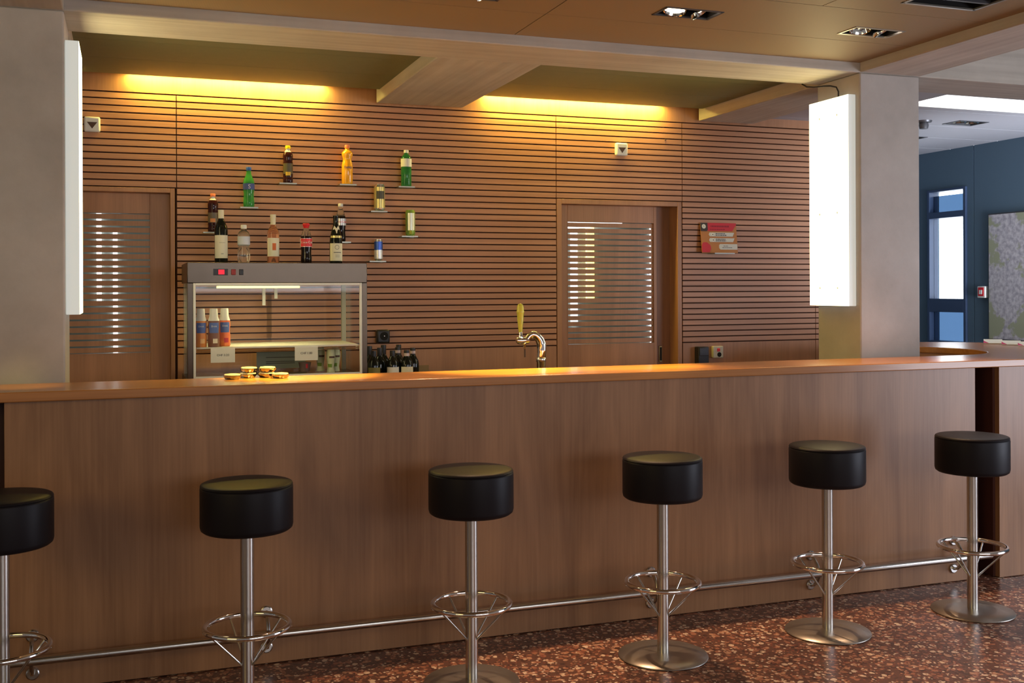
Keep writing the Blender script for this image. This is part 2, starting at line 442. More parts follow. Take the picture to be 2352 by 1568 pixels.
m = MB()
sg = 0.002
niche_seams = [(LX1, PX0, y-sg, y+sg) for y in (5.72, 6.16)]
grid_slab(m, LX1, 1.50, YB1, 6.60, ZN, ZN+0.02, niche_seams)
grid_slab(m, 2.07, PX0, YB1, 6.60, ZN, ZN+0.02, niche_seams)
for (x0, x1, y0, y1) in niche_seams: m.box(x0, x1, y0-0.001, y1+0.001, ZN+0.012, ZN+0.03, 1)
m.box(LX1, PX0, 6.56, 6.60, ZN+0.02, 2.92); m.box(LX1, PX0, 6.56, 6.76, 2.92, 2.95)
structure(m, 'ceiling', [M['ceil_bar'], M['dark']], 'olive ceiling boards over the bar with a lit slot along the slatted wall', 'ceiling')

HL = [(5.93, 6.43), (6.05, 7.22)]
SUN_BAND = (4.95, 6.90, 5.52, 5.95)  # opening for the glowing panel that imitates the sunlit band
holes = [(x-0.13, x+0.13, y-0.09, y+0.09) for x, y in HL] + [SUN_BAND]
hs = [(PX1, 6.93, y-0.004, y+0.004) for y in (6.05, 6.62, 7.15, 7.70)]
m = MB(); grid_slab(m, PX1, 6.93, YB1, 9.0, ZC, ZC+0.02, holes + hs)
for (x0, x1, y0, y1) in hs: m.box(x0, x1+0.05, y0-0.002, y1+0.002, ZC+0.012, ZC+0.03, 1)
m.box(PX1, 6.93, YB1, 9.0, ZC+0.2, ZC+0.22, 0)
structure(m, 'ceiling', [M['ceil_hall'], M['dark']], 'pale grey ceiling boards of the hall beyond the right pillar', 'ceiling')

# ------------------------------------------------------------------ beams and pillars
def beam(x0, x1, y0, y1, z0, z1, mat, label):
    m = MB(); m.box(x0, x1, y0, y1, z0, z1)
    return structure(m, 'concrete_beam', mat, label, 'beam', bevel=0.006, smooth=True)
beam(-6, 8.0, YB0, YB1, ZB, 3.3, M['concrete_x'], 'long concrete beam running from pillar to pillar above the bar front')
beam(PX0, PX1, -5, YB0, ZB+0.001, 3.3, M['concrete_y'], 'concrete beam coming forward from the right pillar')
beam(LX0, LX1, -5, YB0, ZB+0.001, 3.3, M['concrete_y'], 'concrete beam coming forward from the left pillar')
beam(1.50, 2.07, YB1, 6.69, ZB+0.001, 3.0, M['concrete_y'], 'wide concrete cross beam over the middle of the bar')
beam(PX0+0.02, 4.25, YB1, 6.69, ZB+0.001, 3.0, M['concrete_y'], 'concrete cross beam between the right pillar and the slatted wall')
beam(LX0, LX1, YB1, 6.69, ZB+0.001, 3.0, M['concrete_y'], 'concrete cross beam between the left pillar and the slatted wall')
for x0, x1, lb in ((PX0, PX1, 'bare concrete pillar at the right end of the bar with a lightbox on it'), (LX0, LX1, 'bare concrete pillar at the left end of the bar')):
    m = MB(); m.box(x0, x1, YB0, YB1, 0, ZB)
    structure(m, 'concrete_pillar', M['concrete_pillar'], lb, 'pillar', bevel=0.008, smooth=True)

# ------------------------------------------------------------------ slatted back wall
PITCH = 0.03967; Z0 = 2.688; GAP = 0.0085
NG = 40
D1 = (-0.66, 0.285)      # left door panel
D2 = (2.737, 3.693)      # right door panel
ZD = 2.132               # top of both door frames
def groove_z(k): return Z0 - k*PITCH
m = MB()
ZBOT = groove_z(39)
def slats(x0, x1, k0, k1):
    for k in range(k0, k1):
        m.box(x0, x1, W, W+0.02, groove_z(k+1)+GAP/2, groove_z(k)-GAP/2, 0)
sg = 0.0025
secs = [(-2.5, -0.665, 39), (-0.66, 0.2895, 14), (0.2945, 2.735, 39), (2.740, 3.691, 14), (3.696, 4.798, 39), (4.803, 5.2, 39)]
for x0, x1, k1 in secs:
    slats(x0, x1, 0, k1)
    if k1 == 39: m.box(x0, x1, W, W+0.02, 0, ZBOT-GAP/2, 1)
m.box(-2.5, 5.2, W, W+0.02, Z0+GAP/2, 2.92, 1)
# backing
for x0, x1, zb in ((-2.5, D1[0], 0), (D1[0], D1[1], ZD), (D1[1], D2[0], 0), (D2[0], D2[1], ZD), (D2[1], 5.2, 0)):
    m.box(x0, x1, W+0.021, W+0.13, zb, 2.92, 2)
structure(m, 'wall_back', [M['slat'], M['veneer_wall'], M['groove']], 'cherry wood wall of horizontal slats with dark grooves behind the bar', 'wall')

# ------------------------------------------------------------------ doors with slatted windows
def door(name, x0, x1, leaf, win, strip, nline, ztop, label):
    t = thing(name, label, 'door', (x0, W, 0), kind='structure')
    def L(mb): return mb.xform(Matrix.Translation((-x0, -W, 0)))
    jl, jr = leaf[0], leaf[1]
    m = MB()
    m.box(x0+0.004, jl, W, W+0.13, 0, ZD-0.002); m.box(jr, x1-0.004, W, W+0.13, 0, ZD-0.002); m.box(jl, jr, W, W+0.13, ztop, ZD-0.002)
    L(m).build('door_frame', M['veneer_wall'], t, bevel=0.002)
    wx0, wx1, wz0, wz1 = win
    yl = W+0.08; ye = strip[0] if strip else jr
    m = MB()
    m.box(jl, wx0, yl, yl+0.045, 0.005, ztop); m.box(wx1, ye, yl, yl+0.045, 0.005, ztop)
    m.box(wx0, wx1, yl, yl+0.045, wz1, ztop); m.box(wx0, wx1, yl, yl+0.045, 0.005, wz0)
    lf = L(m).build('door_leaf', M['veneer_wall'], t, bevel=0.002)
    m = MB()
    p = (wz1 - wz0) / (nline-1)
    for i in range(nline-1):
        m.box(wx0, wx1, yl+0.012, yl+0.022, wz0+i*p+0.0052, wz0+(i+1)*p-0.0052)
    L(m).build('louvre_slats', M['veneer_wall'], lf)
    m = MB(); m.box(wx0, wx1, yl+0.026, yl+0.032, wz0, wz1)
    L(m).build('glass_pane', M['glass'], lf)
    m = MB()
    b = 0.004
    m.box(wx0-b, wx1+b, yl-0.002, yl+0.003, wz1, wz1+b); m.box(wx1, wx1+b, yl-0.002, yl+0.003, wz0, wz1); m.box(wx0-b, wx0, yl-0.002, yl+0.003, wz0, wz1); m.box(wx0-b, wx1+b, yl-0.002, yl+0.003, wz0-b, wz0)
    L(m).build('glazing_bead', M['veneer_wall'], lf)
    if strip:
        m = MB(); m.box(strip[0], jr, W+0.118, W+0.129, 0.005, ztop)
        L(m).build('rear_leaf', M['veneer_dark2'], t)
        m = MB(); m.box(3.566, 3.592, W+0.112, W+0.118, 1.0, 1.115)
        h = L(m).build('flush_pull', M['steel_dark'], t, bevel=0.004)
        m = MB(); m.box(3.571, 3.587, W+0.110, W+0.113, 1.01, 1.105)
        L(m).build('pull_recess', M['dark'], h, bevel=0.002)
    return t
M['veneer_dark2'] = wood('sliding leaf veneer', (0.20, 0.085, 0.036), (0.32, 0.14, 0.06), 'Z', 0.45)
M['steel_dark'] = plain('dark bronze metal', (0.32, 0.24, 0.12), 0.35, 1.0)
door('door_1', D1[0], D1[1], (-0.632, 0.256), (-0.52, 0.142, 1.150, 1.982), None, 22, 2.103, 'left wooden door with horizontal gaps over glass beside the left pillar')
door('door_2', D2[0], D2[1], (2.776, 3.656), (2.853, 3.510, 1.140, 1.982), (3.533,), 22, 2.097, 'right wooden door with bright horizontal window gaps and a flush pull')

# back room seen through the gaps
m = MB()
m.box(-3.0, 6.0, 9.2, 9.3, 0, 3.0); m.box(-3.0, 5.2, 6.86, 9.2, 3.0, 3.05); m.box(-3.1, -3.0, 6.86, 9.2, 0, 3.0); m.box(5.2, 5.3, 6.74, 9.3, 0, 3.0)
structure(m, 'wall_rear', M['back_wall'], 'dim grey green room behind the slatted doors', 'wall')
area_light('back_room_lamp', (2.5, 7.9, 2.9), (2.5, 7.9, 0), 5.0, 0.6, 45, (0.80, 0.95, 0.90))
def slit(x0, x1, z0, z1, mat, i, label):
    m = MB(); m.box(x0, x1, 9.17, 9.2, z0, z1)
    return structure(m, 'window_%d' % i, mat, label, 'window')
slit(-0.212, -0.176, 1.43, 2.16, M['back_lit'], 2, 'narrow bright slit seen through the left door gaps')
slit(-0.090, -0.056, 1.00, 2.0, M['back_lit'], 3, 'second narrow bright slit seen through the left door gaps')
slit(3.885, 3.945, 1.18, 2.06, M['back_lit'], 4, 'bright slit at the left of the right door window')
slit(4.04, 4.115, 1.43, 2.12, M['back_warm'], 5, 'tall narrow yellow lamp seen through the right door window')  # warm lamp of the back room, numbered along with the slits
slit(4.705, 4.75, 0.9, 2.10, M['back_lit'], 6, 'bright slit at the right of the right door window')
m = MB(); m.poly_y([(3.80, 2.075), (4.05, 2.09), (4.40, 2.135), (4.40, 2.24), (3.80, 2.24)], 9.165, 9.2)  # tube lamp of the back room, drawn as a flat glowing wedge
structure(m, 'window_7', M['back_lit'], 'bright tube lamp of the back room across the top left of the right door window', 'window')

# ------------------------------------------------------------------ blue hall wall with window
BX = 6.93
WY0, WY1, WZ0, WZ1 = 7.50, 7.98, 1.02, 2.405
m = MB()
m.box(BX, BX+0.12, 7.424, WY0, 0, ZC); m.box(BX, BX+0.12, WY1, 9.0, 0, ZC)
m.box(BX, BX+0.12, WY0, WY1, 0, WZ0); m.box(BX, BX+0.12, WY0, WY1, WZ1, ZC)
m.box(BX, BX+0.12, 3.0, 7.416, 0, ZC); m.box(BX+0.01, BX+0.12, 7.416, 7.424, 0, ZC, 1)
m.box(5.3, BX, 8.95, 9.05, 0, ZC)
structure(m, 'wall_right', [M['blue_wall'], M['dark']], 'slate blue wall of the hall beyond the right pillar', 'wall')
t = thing('window_1', 'tall narrow blue framed window with blown out daylight beyond the pillar', 'window', (BX, WY0, WZ0), kind='structure')
def LW(mb): return mb.xform(Matrix.Translation((-BX, -WY0, -WZ0)))
m = MB()
fr = 0.03
m.box(BX-0.02, BX+0.08, WY0, WY0+fr, WZ0, WZ1); m.box(BX-0.02, BX+0.08, WY1-fr, WY1, WZ0, WZ1)
m.box(BX-0.02, BX+0.08, WY0+fr, WY1-fr, WZ1-0.02, WZ1); m.box(BX-0.02, BX+0.08, WY0+fr, WY1-fr, WZ0, WZ0+0.02)
m.box(BX-0.02, BX+0.08, WY0+fr, WY1-fr, 2.145, 2.20); m.box(BX-0.02, BX+0.08, WY0+fr, WY1-fr, 1.30, 1.42)
LW(m).build('window_frame', M['blue_frame'], t, bevel=0.003)
m = MB(); m.box(BX+0.03, BX+0.036, WY0+fr, WY1-fr, 1.42, 2.145); LW(m).build('glass_pane', M['glass'], t)
m = MB(); m.box(BX+0.03, BX+0.036, WY0+fr, WY1-fr, 2.20, 2.35); LW(m).build('tinted_pane', M['tint_glass'], t)
m = MB(); m.box(BX+0.03, BX+0.036, WY0+fr, WY1-fr, 2.35, WZ1-0.02); LW(m).build('glass_pane', M['glass'], t)
m = MB(); m.box(BX+0.03, BX+0.036, WY0+fr, WY1-fr, WZ0+0.02, 1.30); LW(m).build('tinted_pane', M['tint_glass'], t)
m = MB(); m.box(BX+0.9, BX+0.95, 6.5, 11.0, 0, 3.4)
structure(m, 'sky', M['sky'], 'white daylight outside the hall window', 'sky')

t = thing('city_map_board', 'large framed city map with green patches on the blue wall', 'map', (BX, 5.3, 1.075))
m = MB(); m.box(-0.03, -0.002, 0, 1.93, 0, 1.07); fo = m.build('frame', M['grey_frame'], t, bevel=0.004)
m = MB(); m.box(-0.033, -0.029, 0.012, 1.918, 0.012, 1.058); m.build('map_sheet', M['map'], t)
t = thing('fire_alarm', 'small white fire alarm box with red front on the blue wall', 'fire alarm', (BX, 7.30, 1.48))
m = MB(); m.box(-0.04, 0, -0.045, 0.045, -0.05, 0.05); m.build('housing', M['white'], t, bevel=0.006)
m = MB(); m.box(-0.044, -0.039, -0.032, 0.032, -0.034, 0.04); rp = m.build('red_plate', M['red'], t, bevel=0.004)
m = MB(); m.box(-0.047, -0.043, -0.016, 0.016, -0.018, 0.018); m.build('press_glass', M['white'], rp)

# hall ceiling: glowing panel in place of a sunlit band, downlights, smoke detector
t = thing('sunlit_band', 'long white sunlit band on the hall ceiling, built as a glowing panel', 'ceiling light', (SUN_BAND[0], SUN_BAND[2], ZC))
m = MB(); m.box(0, SUN_BAND[1]-SUN_BAND[0], 0, SUN_BAND[3]-SUN_BAND[2], 0.02, 0.04); m.build('glow_panel', M['sunlit_glow'], t)
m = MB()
for a in ((0, SUN_BAND[1]-SUN_BAND[0], 0, 0.012), (0, SUN_BAND[1]-SUN_BAND[0], SUN_BAND[3]-SUN_BAND[2]-0.012, SUN_BAND[3]-SUN_BAND[2])): m.box(*a, 0.0, 0.04)
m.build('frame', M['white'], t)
for (x, y), lb in zip(HL, ('twin recessed spot in the hall ceiling nearer the blue wall', 'twin recessed spot in the hall ceiling half behind the right pillar')):
    t = thing('hall_downlight', lb, 'ceiling light', (x, y, ZC), group='recessed spots in the hall ceiling')
    m = MB(); m.box(-0.13, 0.13, -0.09, 0.09, 0.05, 0.055); m.build('housing', M['dark'], t)
    m = MB(); m.box(-0.135, 0.135, -0.095, -0.08, -0.004, 0.02); m.box(-0.135, 0.135, 0.08, 0.095, -0.004, 0.02); m.box(-0.135, -0.12, -0.08, 0.08, -0.004, 0.02); m.box(0.12, 0.135, -0.08, 0.08, -0.004, 0.02)
    m.build('trim_frame', M['grey_frame'], t)
    for s in (-0.06, 0.06):
        m = MB(); m.lathe([(0.02, 0.045), (0.05, 0.005), (0.054, 0.002)], (s, 0, 0), 20); sp = m.build('reflector', M['chrome'], t)
        m = MB(); m.lathe([(0, 0.012), (0.016, 0.016), (0.018, 0.035)], (s, 0, 0), 12); m.build('bulb', M['bulb_cool'] if 'bulb_cool' in M else M.setdefault('bulb_cool', emissive('lit cool bulb', (1, 0.97, 0.92), 5)), sp)
t = thing('smoke_detector', 'small dark round detector on the hall ceiling beside the right pillar', 'smoke detector', (5.56, 6.45, ZC))
m = MB(); m.lathe([(0, -0.012), (0.055, -0.012), (0.06, 0.0)], n=24); m.build('base', M['grey_frame'], t)
m = MB(); m.lathe([(0, -0.06), (0.03, -0.058), (0.035, -0.03), (0.03, -0.012)], n=24); m.build('sensor_head', M['grey_frame'], t)

# ------------------------------------------------------------------ main ceiling fittings
M['bulb'] = emissive('lit halogen bulb', (1.0, 0.80, 0.55), 6)
M['bulb_off'] = plain('lamp glass', (0.75, 0.73, 0.70), 0.15, 0.9)
for i, ((x, y), lb) in enumerate(zip(DOWN, ('recessed twin spot cut off by the top edge above the cross beam', 'recessed twin spot with a glowing lamp nearest the long ceiling seam', 'recessed twin spot above the yellow lit panel near the right beam'))):
    t = thing('ceiling_downlight', lb, 'ceiling light', (x, y, ZC), group='recessed twin spots over the bar')
    m = MB(); hw, hd = DW/2, DD/2
    m.box(-hw, hw, -hd, hd, 0.10, 0.105); m.box(-hw, -hw+0.003, -hd, hd, 0, 0.1); m.box(hw-0.003, hw, -hd, hd, 0, 0.1); m.box(-hw, hw, -hd, -hd+0.003, 0, 0.1); m.box(-hw, hw, hd-0.003, hd, 0, 0.1)
    m.build('housing', M['dark'], t)
    m = MB(); e = 0.006
    m.box(-hw-e, hw+e, -hd-e, -hd+e, -0.003, 0.004); m.box(-hw-e, hw+e, hd-e, hd+e, -0.003, 0.004); m.box(-hw-e, -hw+e, -hd, hd, -0.003, 0.004); m.box(hw-e, hw+e, -hd, hd, -0.003, 0.004)
    m.build('trim_frame', M['steel_base'] if i == 2 else M['grey_frame'], t)
    for j, s in enumerate((-0.065, 0.065)):
        tilt = (0.25 if i < 2 else 0.15) if j == 0 else (0.55 if i < 2 else 0.5)
        R = Matrix.Translation((s, 0, 0.014)) @ Matrix.Rotation(tilt * (1 if j == 0 else -1), 4, 'Y') @ Matrix.Rotation(-0.25, 4, 'X')
        m = MB(); m.lathe([(0.014, 0.045), (0.032, 0.03), (0.048, -0.006), (0.052, -0.008), (0.052, 0.0), (0.036, 0.032), (0.016, 0.05)], n=24).xform(R)
        sp = m.build('spot_reflector', M['chrome'], t)
        lit = (i == 1) or (i == 0) or j == 1
        m = MB(); m.lathe([(0, 0.0), (0.036, 0.002), (0.039, 0.006)] if (i == 1 and j == 0) else [(0, -0.004), (0.012, 0.0), (0.013, 0.03), (0, 0.034)], n=18).xform(R)
        m.build('bulb', M['bulb'] if lit else M['bulb_off'], sp)
t = thing('ceiling_vent', 'dark rectangular air slot in the ceiling at the top right edge', 'vent', (VENT[0], VENT[2], ZC))
vw, vd = VENT[1]-VENT[0], VENT[3]-VENT[2]
m = MB(); m.box(0, vw, 0, vd, 0.09, 0.095); m.box(0, vw, vd-0.004, vd, 0, 0.09); m.box(0, vw, 0, 0.004, 0, 0.09); m.box(0, 0.004, 0, vd, 0, 0.09); m.box(vw-0.004, vw, 0, vd, 0, 0.09); m.build('housing', M['dark'], t)
m = MB(); m.box(-0.008, vw+0.008, -0.008, 0.008, -0.003, 0.004); m.box(-0.008, vw+0.008, vd-0.008, vd+0.008, -0.003, 0.004); m.box(-0.008, 0.008, 0, vd, -0.003, 0.004); m.box(vw-0.008, vw+0.008, 0, vd, -0.003, 0.004); m.build('trim_frame', M['steel_base'], t)
m = MB(); m.box(0.004, vw-0.004, 0.06, 0.10, 0.03, 0.06); m.box(0.004, vw-0.004, 0.165, 0.18, 0.0, 0.05); m.build('baffle', M['grey_frame'], t)

# ------------------------------------------------------------------ light boxes on the pillars
def lightbox(x0, x1, face, label, y0=4.93, y1=5.29, z0=1.420, z1=2.585):
    t = thing('pillar_lightbox', label, 'lamp', ((x0+x1)/2, (y0+y1)/2, z0), group='lightboxes on the pillars')
    cx, cy = (x0+x1)/2, (y0+y1)/2
    hx, hy, h = (x1-x0)/2, (y1-y0)/2, z1-z0
    m = MB()
    m.box(-hx, hx, -hy, hy, 0, h)
    for f in m.bm.faces:
        c = f.calc_center_median()
        f.material_index = 1 if abs(c.x - face*hx) < 1e-5 else 0
    m.build('acrylic_shade', [M['lamp_side'], M['lamp']], t, bevel=0.003)
    for yy in (-0.08, 0.08):
        for zz in (0.10, 0.52, h-0.10):
            q = MB(); q.lathe([(0, 0.003), (0.006, 0.002), (0.007, 0)], n=12)
            q.xform(Matrix.Translation((face*hx, yy, zz)) @ Matrix.Rotation(face*PI/2, 4, 'Y'))
            q.build('fixing_screw', M['screw'], t)
    return t
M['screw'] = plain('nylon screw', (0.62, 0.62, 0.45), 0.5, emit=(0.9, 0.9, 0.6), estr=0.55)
lightbox(3.740, 3.788, -1, 'tall glowing white lightbox on the side of the right pillar')
lightbox(-0.236, -0.181, 1, 'tall glowing white lightbox seen edge on at the left pillar')
m = MB(); m.tube([(3.70, 5.30, 2.703), (3.705, 5.26, 2.68), (3.71, 5.20, 2.668), (3.72, 5.12, 2.66), (3.735, 5.08, 2.655), (3.755, 5.055, 2.645), (3.765, 5.05, 2.62), (3.765, 5.05, 2.58)], 0.0045, 8)
tag(m.build('lamp_cable', M['black']), 'thin black cable drooping from the beam to the right lightbox', 'cable')

# ------------------------------------------------------------------ bar: worktop and front
m = MB()
CXo, CYo, R0 = 4.90, 5.28, 0.86
CXi, CYi, Ri = 4.38, 5.305, 0.49
poly = [(-3.2, 4.42)]
poly += [(CXo + R0*math.cos(a), CYo + R0*math.sin(a)) for a in [(-PI/2 + PI*i/40) for i in range(41)]]
AI = math.acos(0.14/Ri)
poly += [(4.52, CYo+R0)]
poly += [(CXi + Ri*math.cos(a), CYi + Ri*math.sin(a)) for a in [(AI - (AI+PI/2)*i/40) for i in range(41)]]
poly += [(-3.2, CYi-Ri)]
m.prism(poly, ZT-0.038, ZT)
ct = m.build('bar_countertop', M['counter'], bevel=0.004)
tag(ct, 'long varnished wooden bar top turning round behind the right pillar', 'countertop')

bar = thing('bar_counter', 'long cherry veneer bar front with a steel foot rail', 'bar counter', (0, 4.456, 0))
def LB(mb): return mb.xform(Matrix.Translation((0, -4.456, 0)))
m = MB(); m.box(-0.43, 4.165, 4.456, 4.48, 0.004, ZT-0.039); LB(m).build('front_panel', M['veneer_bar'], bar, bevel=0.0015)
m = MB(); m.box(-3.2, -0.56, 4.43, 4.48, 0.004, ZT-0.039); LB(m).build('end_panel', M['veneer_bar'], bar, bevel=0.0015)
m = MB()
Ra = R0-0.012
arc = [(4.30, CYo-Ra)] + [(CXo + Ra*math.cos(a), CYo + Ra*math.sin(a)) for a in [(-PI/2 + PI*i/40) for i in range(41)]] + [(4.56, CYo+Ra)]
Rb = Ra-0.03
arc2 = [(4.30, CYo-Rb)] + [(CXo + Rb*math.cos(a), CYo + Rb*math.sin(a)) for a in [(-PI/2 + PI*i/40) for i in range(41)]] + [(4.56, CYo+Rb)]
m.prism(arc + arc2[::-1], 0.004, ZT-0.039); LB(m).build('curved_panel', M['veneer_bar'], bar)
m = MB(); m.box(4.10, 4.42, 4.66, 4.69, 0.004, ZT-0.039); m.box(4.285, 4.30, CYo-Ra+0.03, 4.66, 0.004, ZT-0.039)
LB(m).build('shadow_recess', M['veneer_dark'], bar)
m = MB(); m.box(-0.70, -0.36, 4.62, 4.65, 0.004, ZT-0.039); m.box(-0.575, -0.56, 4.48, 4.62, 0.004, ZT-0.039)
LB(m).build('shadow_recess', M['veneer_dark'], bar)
m = MB()
ia = [(CXi + (Ri+0.012)*math.cos(a), CYi + (Ri+0.012)*math.sin(a)) for a in [(-PI/2 + (AI+PI/2)*i/40) for i in range(41)]]
ib = [(CXi + (Ri+0.03)*math.cos(a), CYi + (Ri+0.03)*math.sin(a)) for a in [(-PI/2 + (AI+PI/2)*i/40) for i in range(41)]]
m.prism(ia + ib[::-1], 0.004, ZT-0.039); LB(m).build('inner_panel', M['veneer_wall'], bar)
m = MB(); m.box(-3.2, 4.38, 4.78, 4.80, 0.004, ZT-0.039); LB(m).build('rear_panel', M['veneer_wall'], bar)
m = MB(); m.tube([(-1.4, 4.378, 0.142), (4.19, 4.378, 0.142)], 0.0165, 20); LB(m).build('foot_rail', M['steel'], bar)
for bx in (-0.335, 0.535, 1.405, 2.275, 3.145, 4.015):
    m = MB()
    q = [(0, 0), (0.024, 0), (0.024, 0.008), (0.02, 0.011), (0, 0.011)]
    m.lathe(q, n=20).xform(Matrix.Translation((bx, 4.456, 0.215)) @ Matrix.Rotation(PI/2, 4, 'X'))
    m.tube([(bx, 4.446, 0.215), (bx, 4.42, 0.205), (bx, 4.395, 0.18), (bx, 4.385, 0.158)], 0.008, 10)
    br = LB(m).build('rail_bracket', M['steel'], bar)
    m = MB(); m.lathe(q, n=20).xform(Matrix.Translation((bx, 4.456, 0.072)) @ Matrix.Rotation(PI/2, 4, 'X'))
    m.tube([(bx, 4.446, 0.072), (bx, 4.42, 0.08), (bx, 4.395, 0.105), (bx, 4.385, 0.126)], 0.008, 10)
    LB(m).build('lower_bracket', M['steel'], br)

# inner worktop that carries the tap, and the back counter under the display fridge
t = thing('inner_worktop', 'low steel worktop behind the bar that carries the beer tap', 'worktop', (1.9, 5.1, 0))
m = MB(); m.box(-2.0, 1.75, -0.29, 0.30, 0.86, 0.90); m.build('worktop', M['steel_fridge'], t, bevel=0.004)
m = MB(); m.box(-1.98, 1.73, -0.28, 0.26, 0.0, 0.86); m.build('cabinet', M['veneer_wall'], t)
t = thing('back_counter', 'low back counter along the slatted wall under the display fridge', 'counter', (1.0, 6.4, 0))
m = MB(); m.box(-0.68, 1.70, -0.43, 0.315, 0.85, 0.895); m.build('worktop', M['steel_fridge'], t, bevel=0.004)
m = MB(); m.box(-0.67, 1.68, -0.40, 0.31, 0.0, 0.85); m.build('cabinet', M['veneer_wall'], t)

# ------------------------------------------------------------------ bar stools
def make_stool(label):
    t = thing('bar_stool', label, 'bar stool', group='black round bar stools along the bar')
    r = 0.165
    prof = [(0, 0.655), (r-0.012, 0.655), (r-0.003, 0.662), (r, 0.674), (r, 0.808), (r-0.001, 0.812), (r-0.0035, 0.8145), (r-0.0005, 0.817), (r-0.003, 0.8225), (r-0.010, 0.826), (r-0.03, 0.829), (r-0.09, 0.8325), (0, 0.834)]
    m = MB(); m.lathe(prof, n=56); m.build('seat', M['leather'], t, angle=60)
    m = MB(); m.lathe([(0.0, 0.650), (0.07, 0.650), (0.07, 0.655)], n=28); m.build('seat_plate', M['steel_base'], t)
    m = MB(); m.lathe([(0.024, 0.012), (0.024, 0.652)], n=32); m.build('pole', M['steel'], t)
    m = MB(); m.lathe([(0, 0.0), (0.184, 0.0), (0.186, 0.003), (0.184, 0.007), (0.10, 0.013), (0.03, 0.016), (0.0, 0.016)], n=64); m.build('base_plate', M['steel_base'], t, angle=60)
    rr = 0.150
    m = MB(); m.tube([(rr*math.cos(2*PI*i/56), rr*math.sin(2*PI*i/56), 0.305) for i in range(56)], 0.0105, 14, closed=True)
    fr = m.build('foot_ring', M['chrome'], t)
    for a in [math.radians(q) for q in (-30, -140, 48, 128)]:
        m = MB(); m.tube([(0.145*math.cos(a), 0.145*math.sin(a), 0.298), (0.022*math.cos(a), 0.022*math.sin(a), 0.168)], 0.0042, 10)
        m.build('strut', M['steel'], fr)
    return t
spots = [(-0.398, 4.03, 'bar stool cut off by the left edge of the photo'), (0.412, 3.993, 'black bar stool below the left part of the glass fridge'),
         (1.258, 3.975, 'black bar stool standing below the wine bottles and the cross beam'), (2.093, 3.986, 'black bar stool right of the tap with its whole base visible'),
         (2.921, 4.009, 'black bar stool below the red sign and left of the lightbox'), (3.741, 4.024, 'black bar stool in front of the dark gap at the right end')]
s0 = make_stool(spots[0][2])
for i, (x, y, lb) in enumerate(spots):
    o = s0 if i == 0 else dup(s0, (x, y, 0), lb)
    o.location = (x, y, 0); o.rotation_euler = (0, 0, -0.33)

# ------------------------------------------------------------------ display fridge
FX0, FX1, FY0, FY1, FZ0, FZ1 = 0.313, 1.288, 6.0, 6.60, 0.8955, 1.672
fridge = thing('display_fridge', 'stainless glass fronted display fridge on the back counter', 'display fridge', (FX0, FY0, FZ0))
def LF(mb): return mb.xform(Matrix.Translation((-FX0, -FY0, -FZ0)))
SF = M['steel_fridge']
m = MB(); m.box(FX0, FX1, FY0, FY1, 1.5605, FZ1); top = LF(m).build('top_housing', SF, fridge, bevel=0.003)
m = MB(); m.box(FX0, FX1, FY0, FY1, FZ0, 1.035); LF(m).build('base_housing', SF, fridge, bevel=0.003)
for a in (FX0, FX1-0.030):
    m = MB(); m.box(a, a+0.030, FY0, FY0+0.03, 1.035, 1.5605); LF(m).build('front_post', SF, fridge, bevel=0.002)
for a in (FX0+0.01, FX1-0.035):
    m = MB(); m.box(a, a+0.025, FY1-0.03, FY1, 1.035, 1.5605); LF(m).build('rear_post', M['rear_post'], fridge)
gx0, gx1, gz0, gz1 = FX0+0.030, FX1-0.030, 1.045, 1.560
m = MB(); b = 0.013
m.box(gx0, gx0+b, FY0-0.004, FY0+0.01, gz0, gz1); m.box(gx1-b, gx1, FY0-0.004, FY0+0.01, gz0, gz1); m.box(gx0+b, gx1-b, FY0-0.004, FY0+0.01, gz1-b, gz1); m.box(gx0+b, gx1-b, FY0-0.004, FY0+0.01, gz0, gz0+b)
LF(m).build('door_gasket', M['white'], fridge, bevel=0.002)
m = MB(); m.box(gx0+b, gx1-b, FY0+0.002, FY0+0.006, gz0+b, gz1-b); LF(m).build('front_glass', M['glass'], fridge)
m = MB(); m.box(FX0+0.004, FX0+0.009, FY0+0.03, FY1-0.03, 1.035, 1.5605); LF(m).build('side_glass', M['glass'], fridge)
m = MB(); m.box(FX1-0.009, FX1-0.004, FY0+0.03, FY1-0.03, 1.035, 1.5605); LF(m).build('side_glass', M['glass'], fridge)
for i, (a, c, yy) in enumerate(((FX0+0.035, 0.83, FY1-0.012), (0.80, FX1-0.035, FY1-0.022))):
    m = MB(); m.box(a, c, yy, yy+0.005, 1.035, 1.5605); sg_ = LF(m).build('sliding_glass', M['glass'], fridge)
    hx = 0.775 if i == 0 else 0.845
    m = MB(); m.box(hx, hx+0.018, yy-0.012, yy, 1.43 if i == 0 else 1.47, 1.555); LF(m).build('reflection_bar', M['white'], sg_)  # pale bars stand in for bright reflections in the sliding glass
m = MB(); m.box(FX0+0.05, FX1-0.04, FY0+0.05, FY1-0.06, 1.205, 1.212); LF(m).build('frosted_shelf', M['shelf_frost'], fridge)
m = MB(); m.tube([(FX0+0.05, FY0+0.05, 1.2), (FX1-0.04, FY0+0.05, 1.2)], 0.004, 8); m.tube([(FX0+0.05, FY0+0.05, 1.188), (FX1-0.04, FY0+0.05, 1.188)], 0.0025, 8); LF(m).build('shelf_rail', M['chrome'], fridge)
m = MB(); m.box(0.49, 0.93, FY0+0.17, FY0+0.23, 1.545, 1.5600); LF(m).build('lamp_holder', M['white'], fridge)
m = MB(); m.tube([(0.48, FY0+0.20, 1.539), (0.94, FY0+0.20, 1.539)], 0.0065, 12); LF(m).build('tube_light', M['fridge_light'] if 'fridge_light' in M else M.setdefault('fridge_light', emissive('fridge tube', (1.0, 0.92, 0.28), 1.5)), fridge)
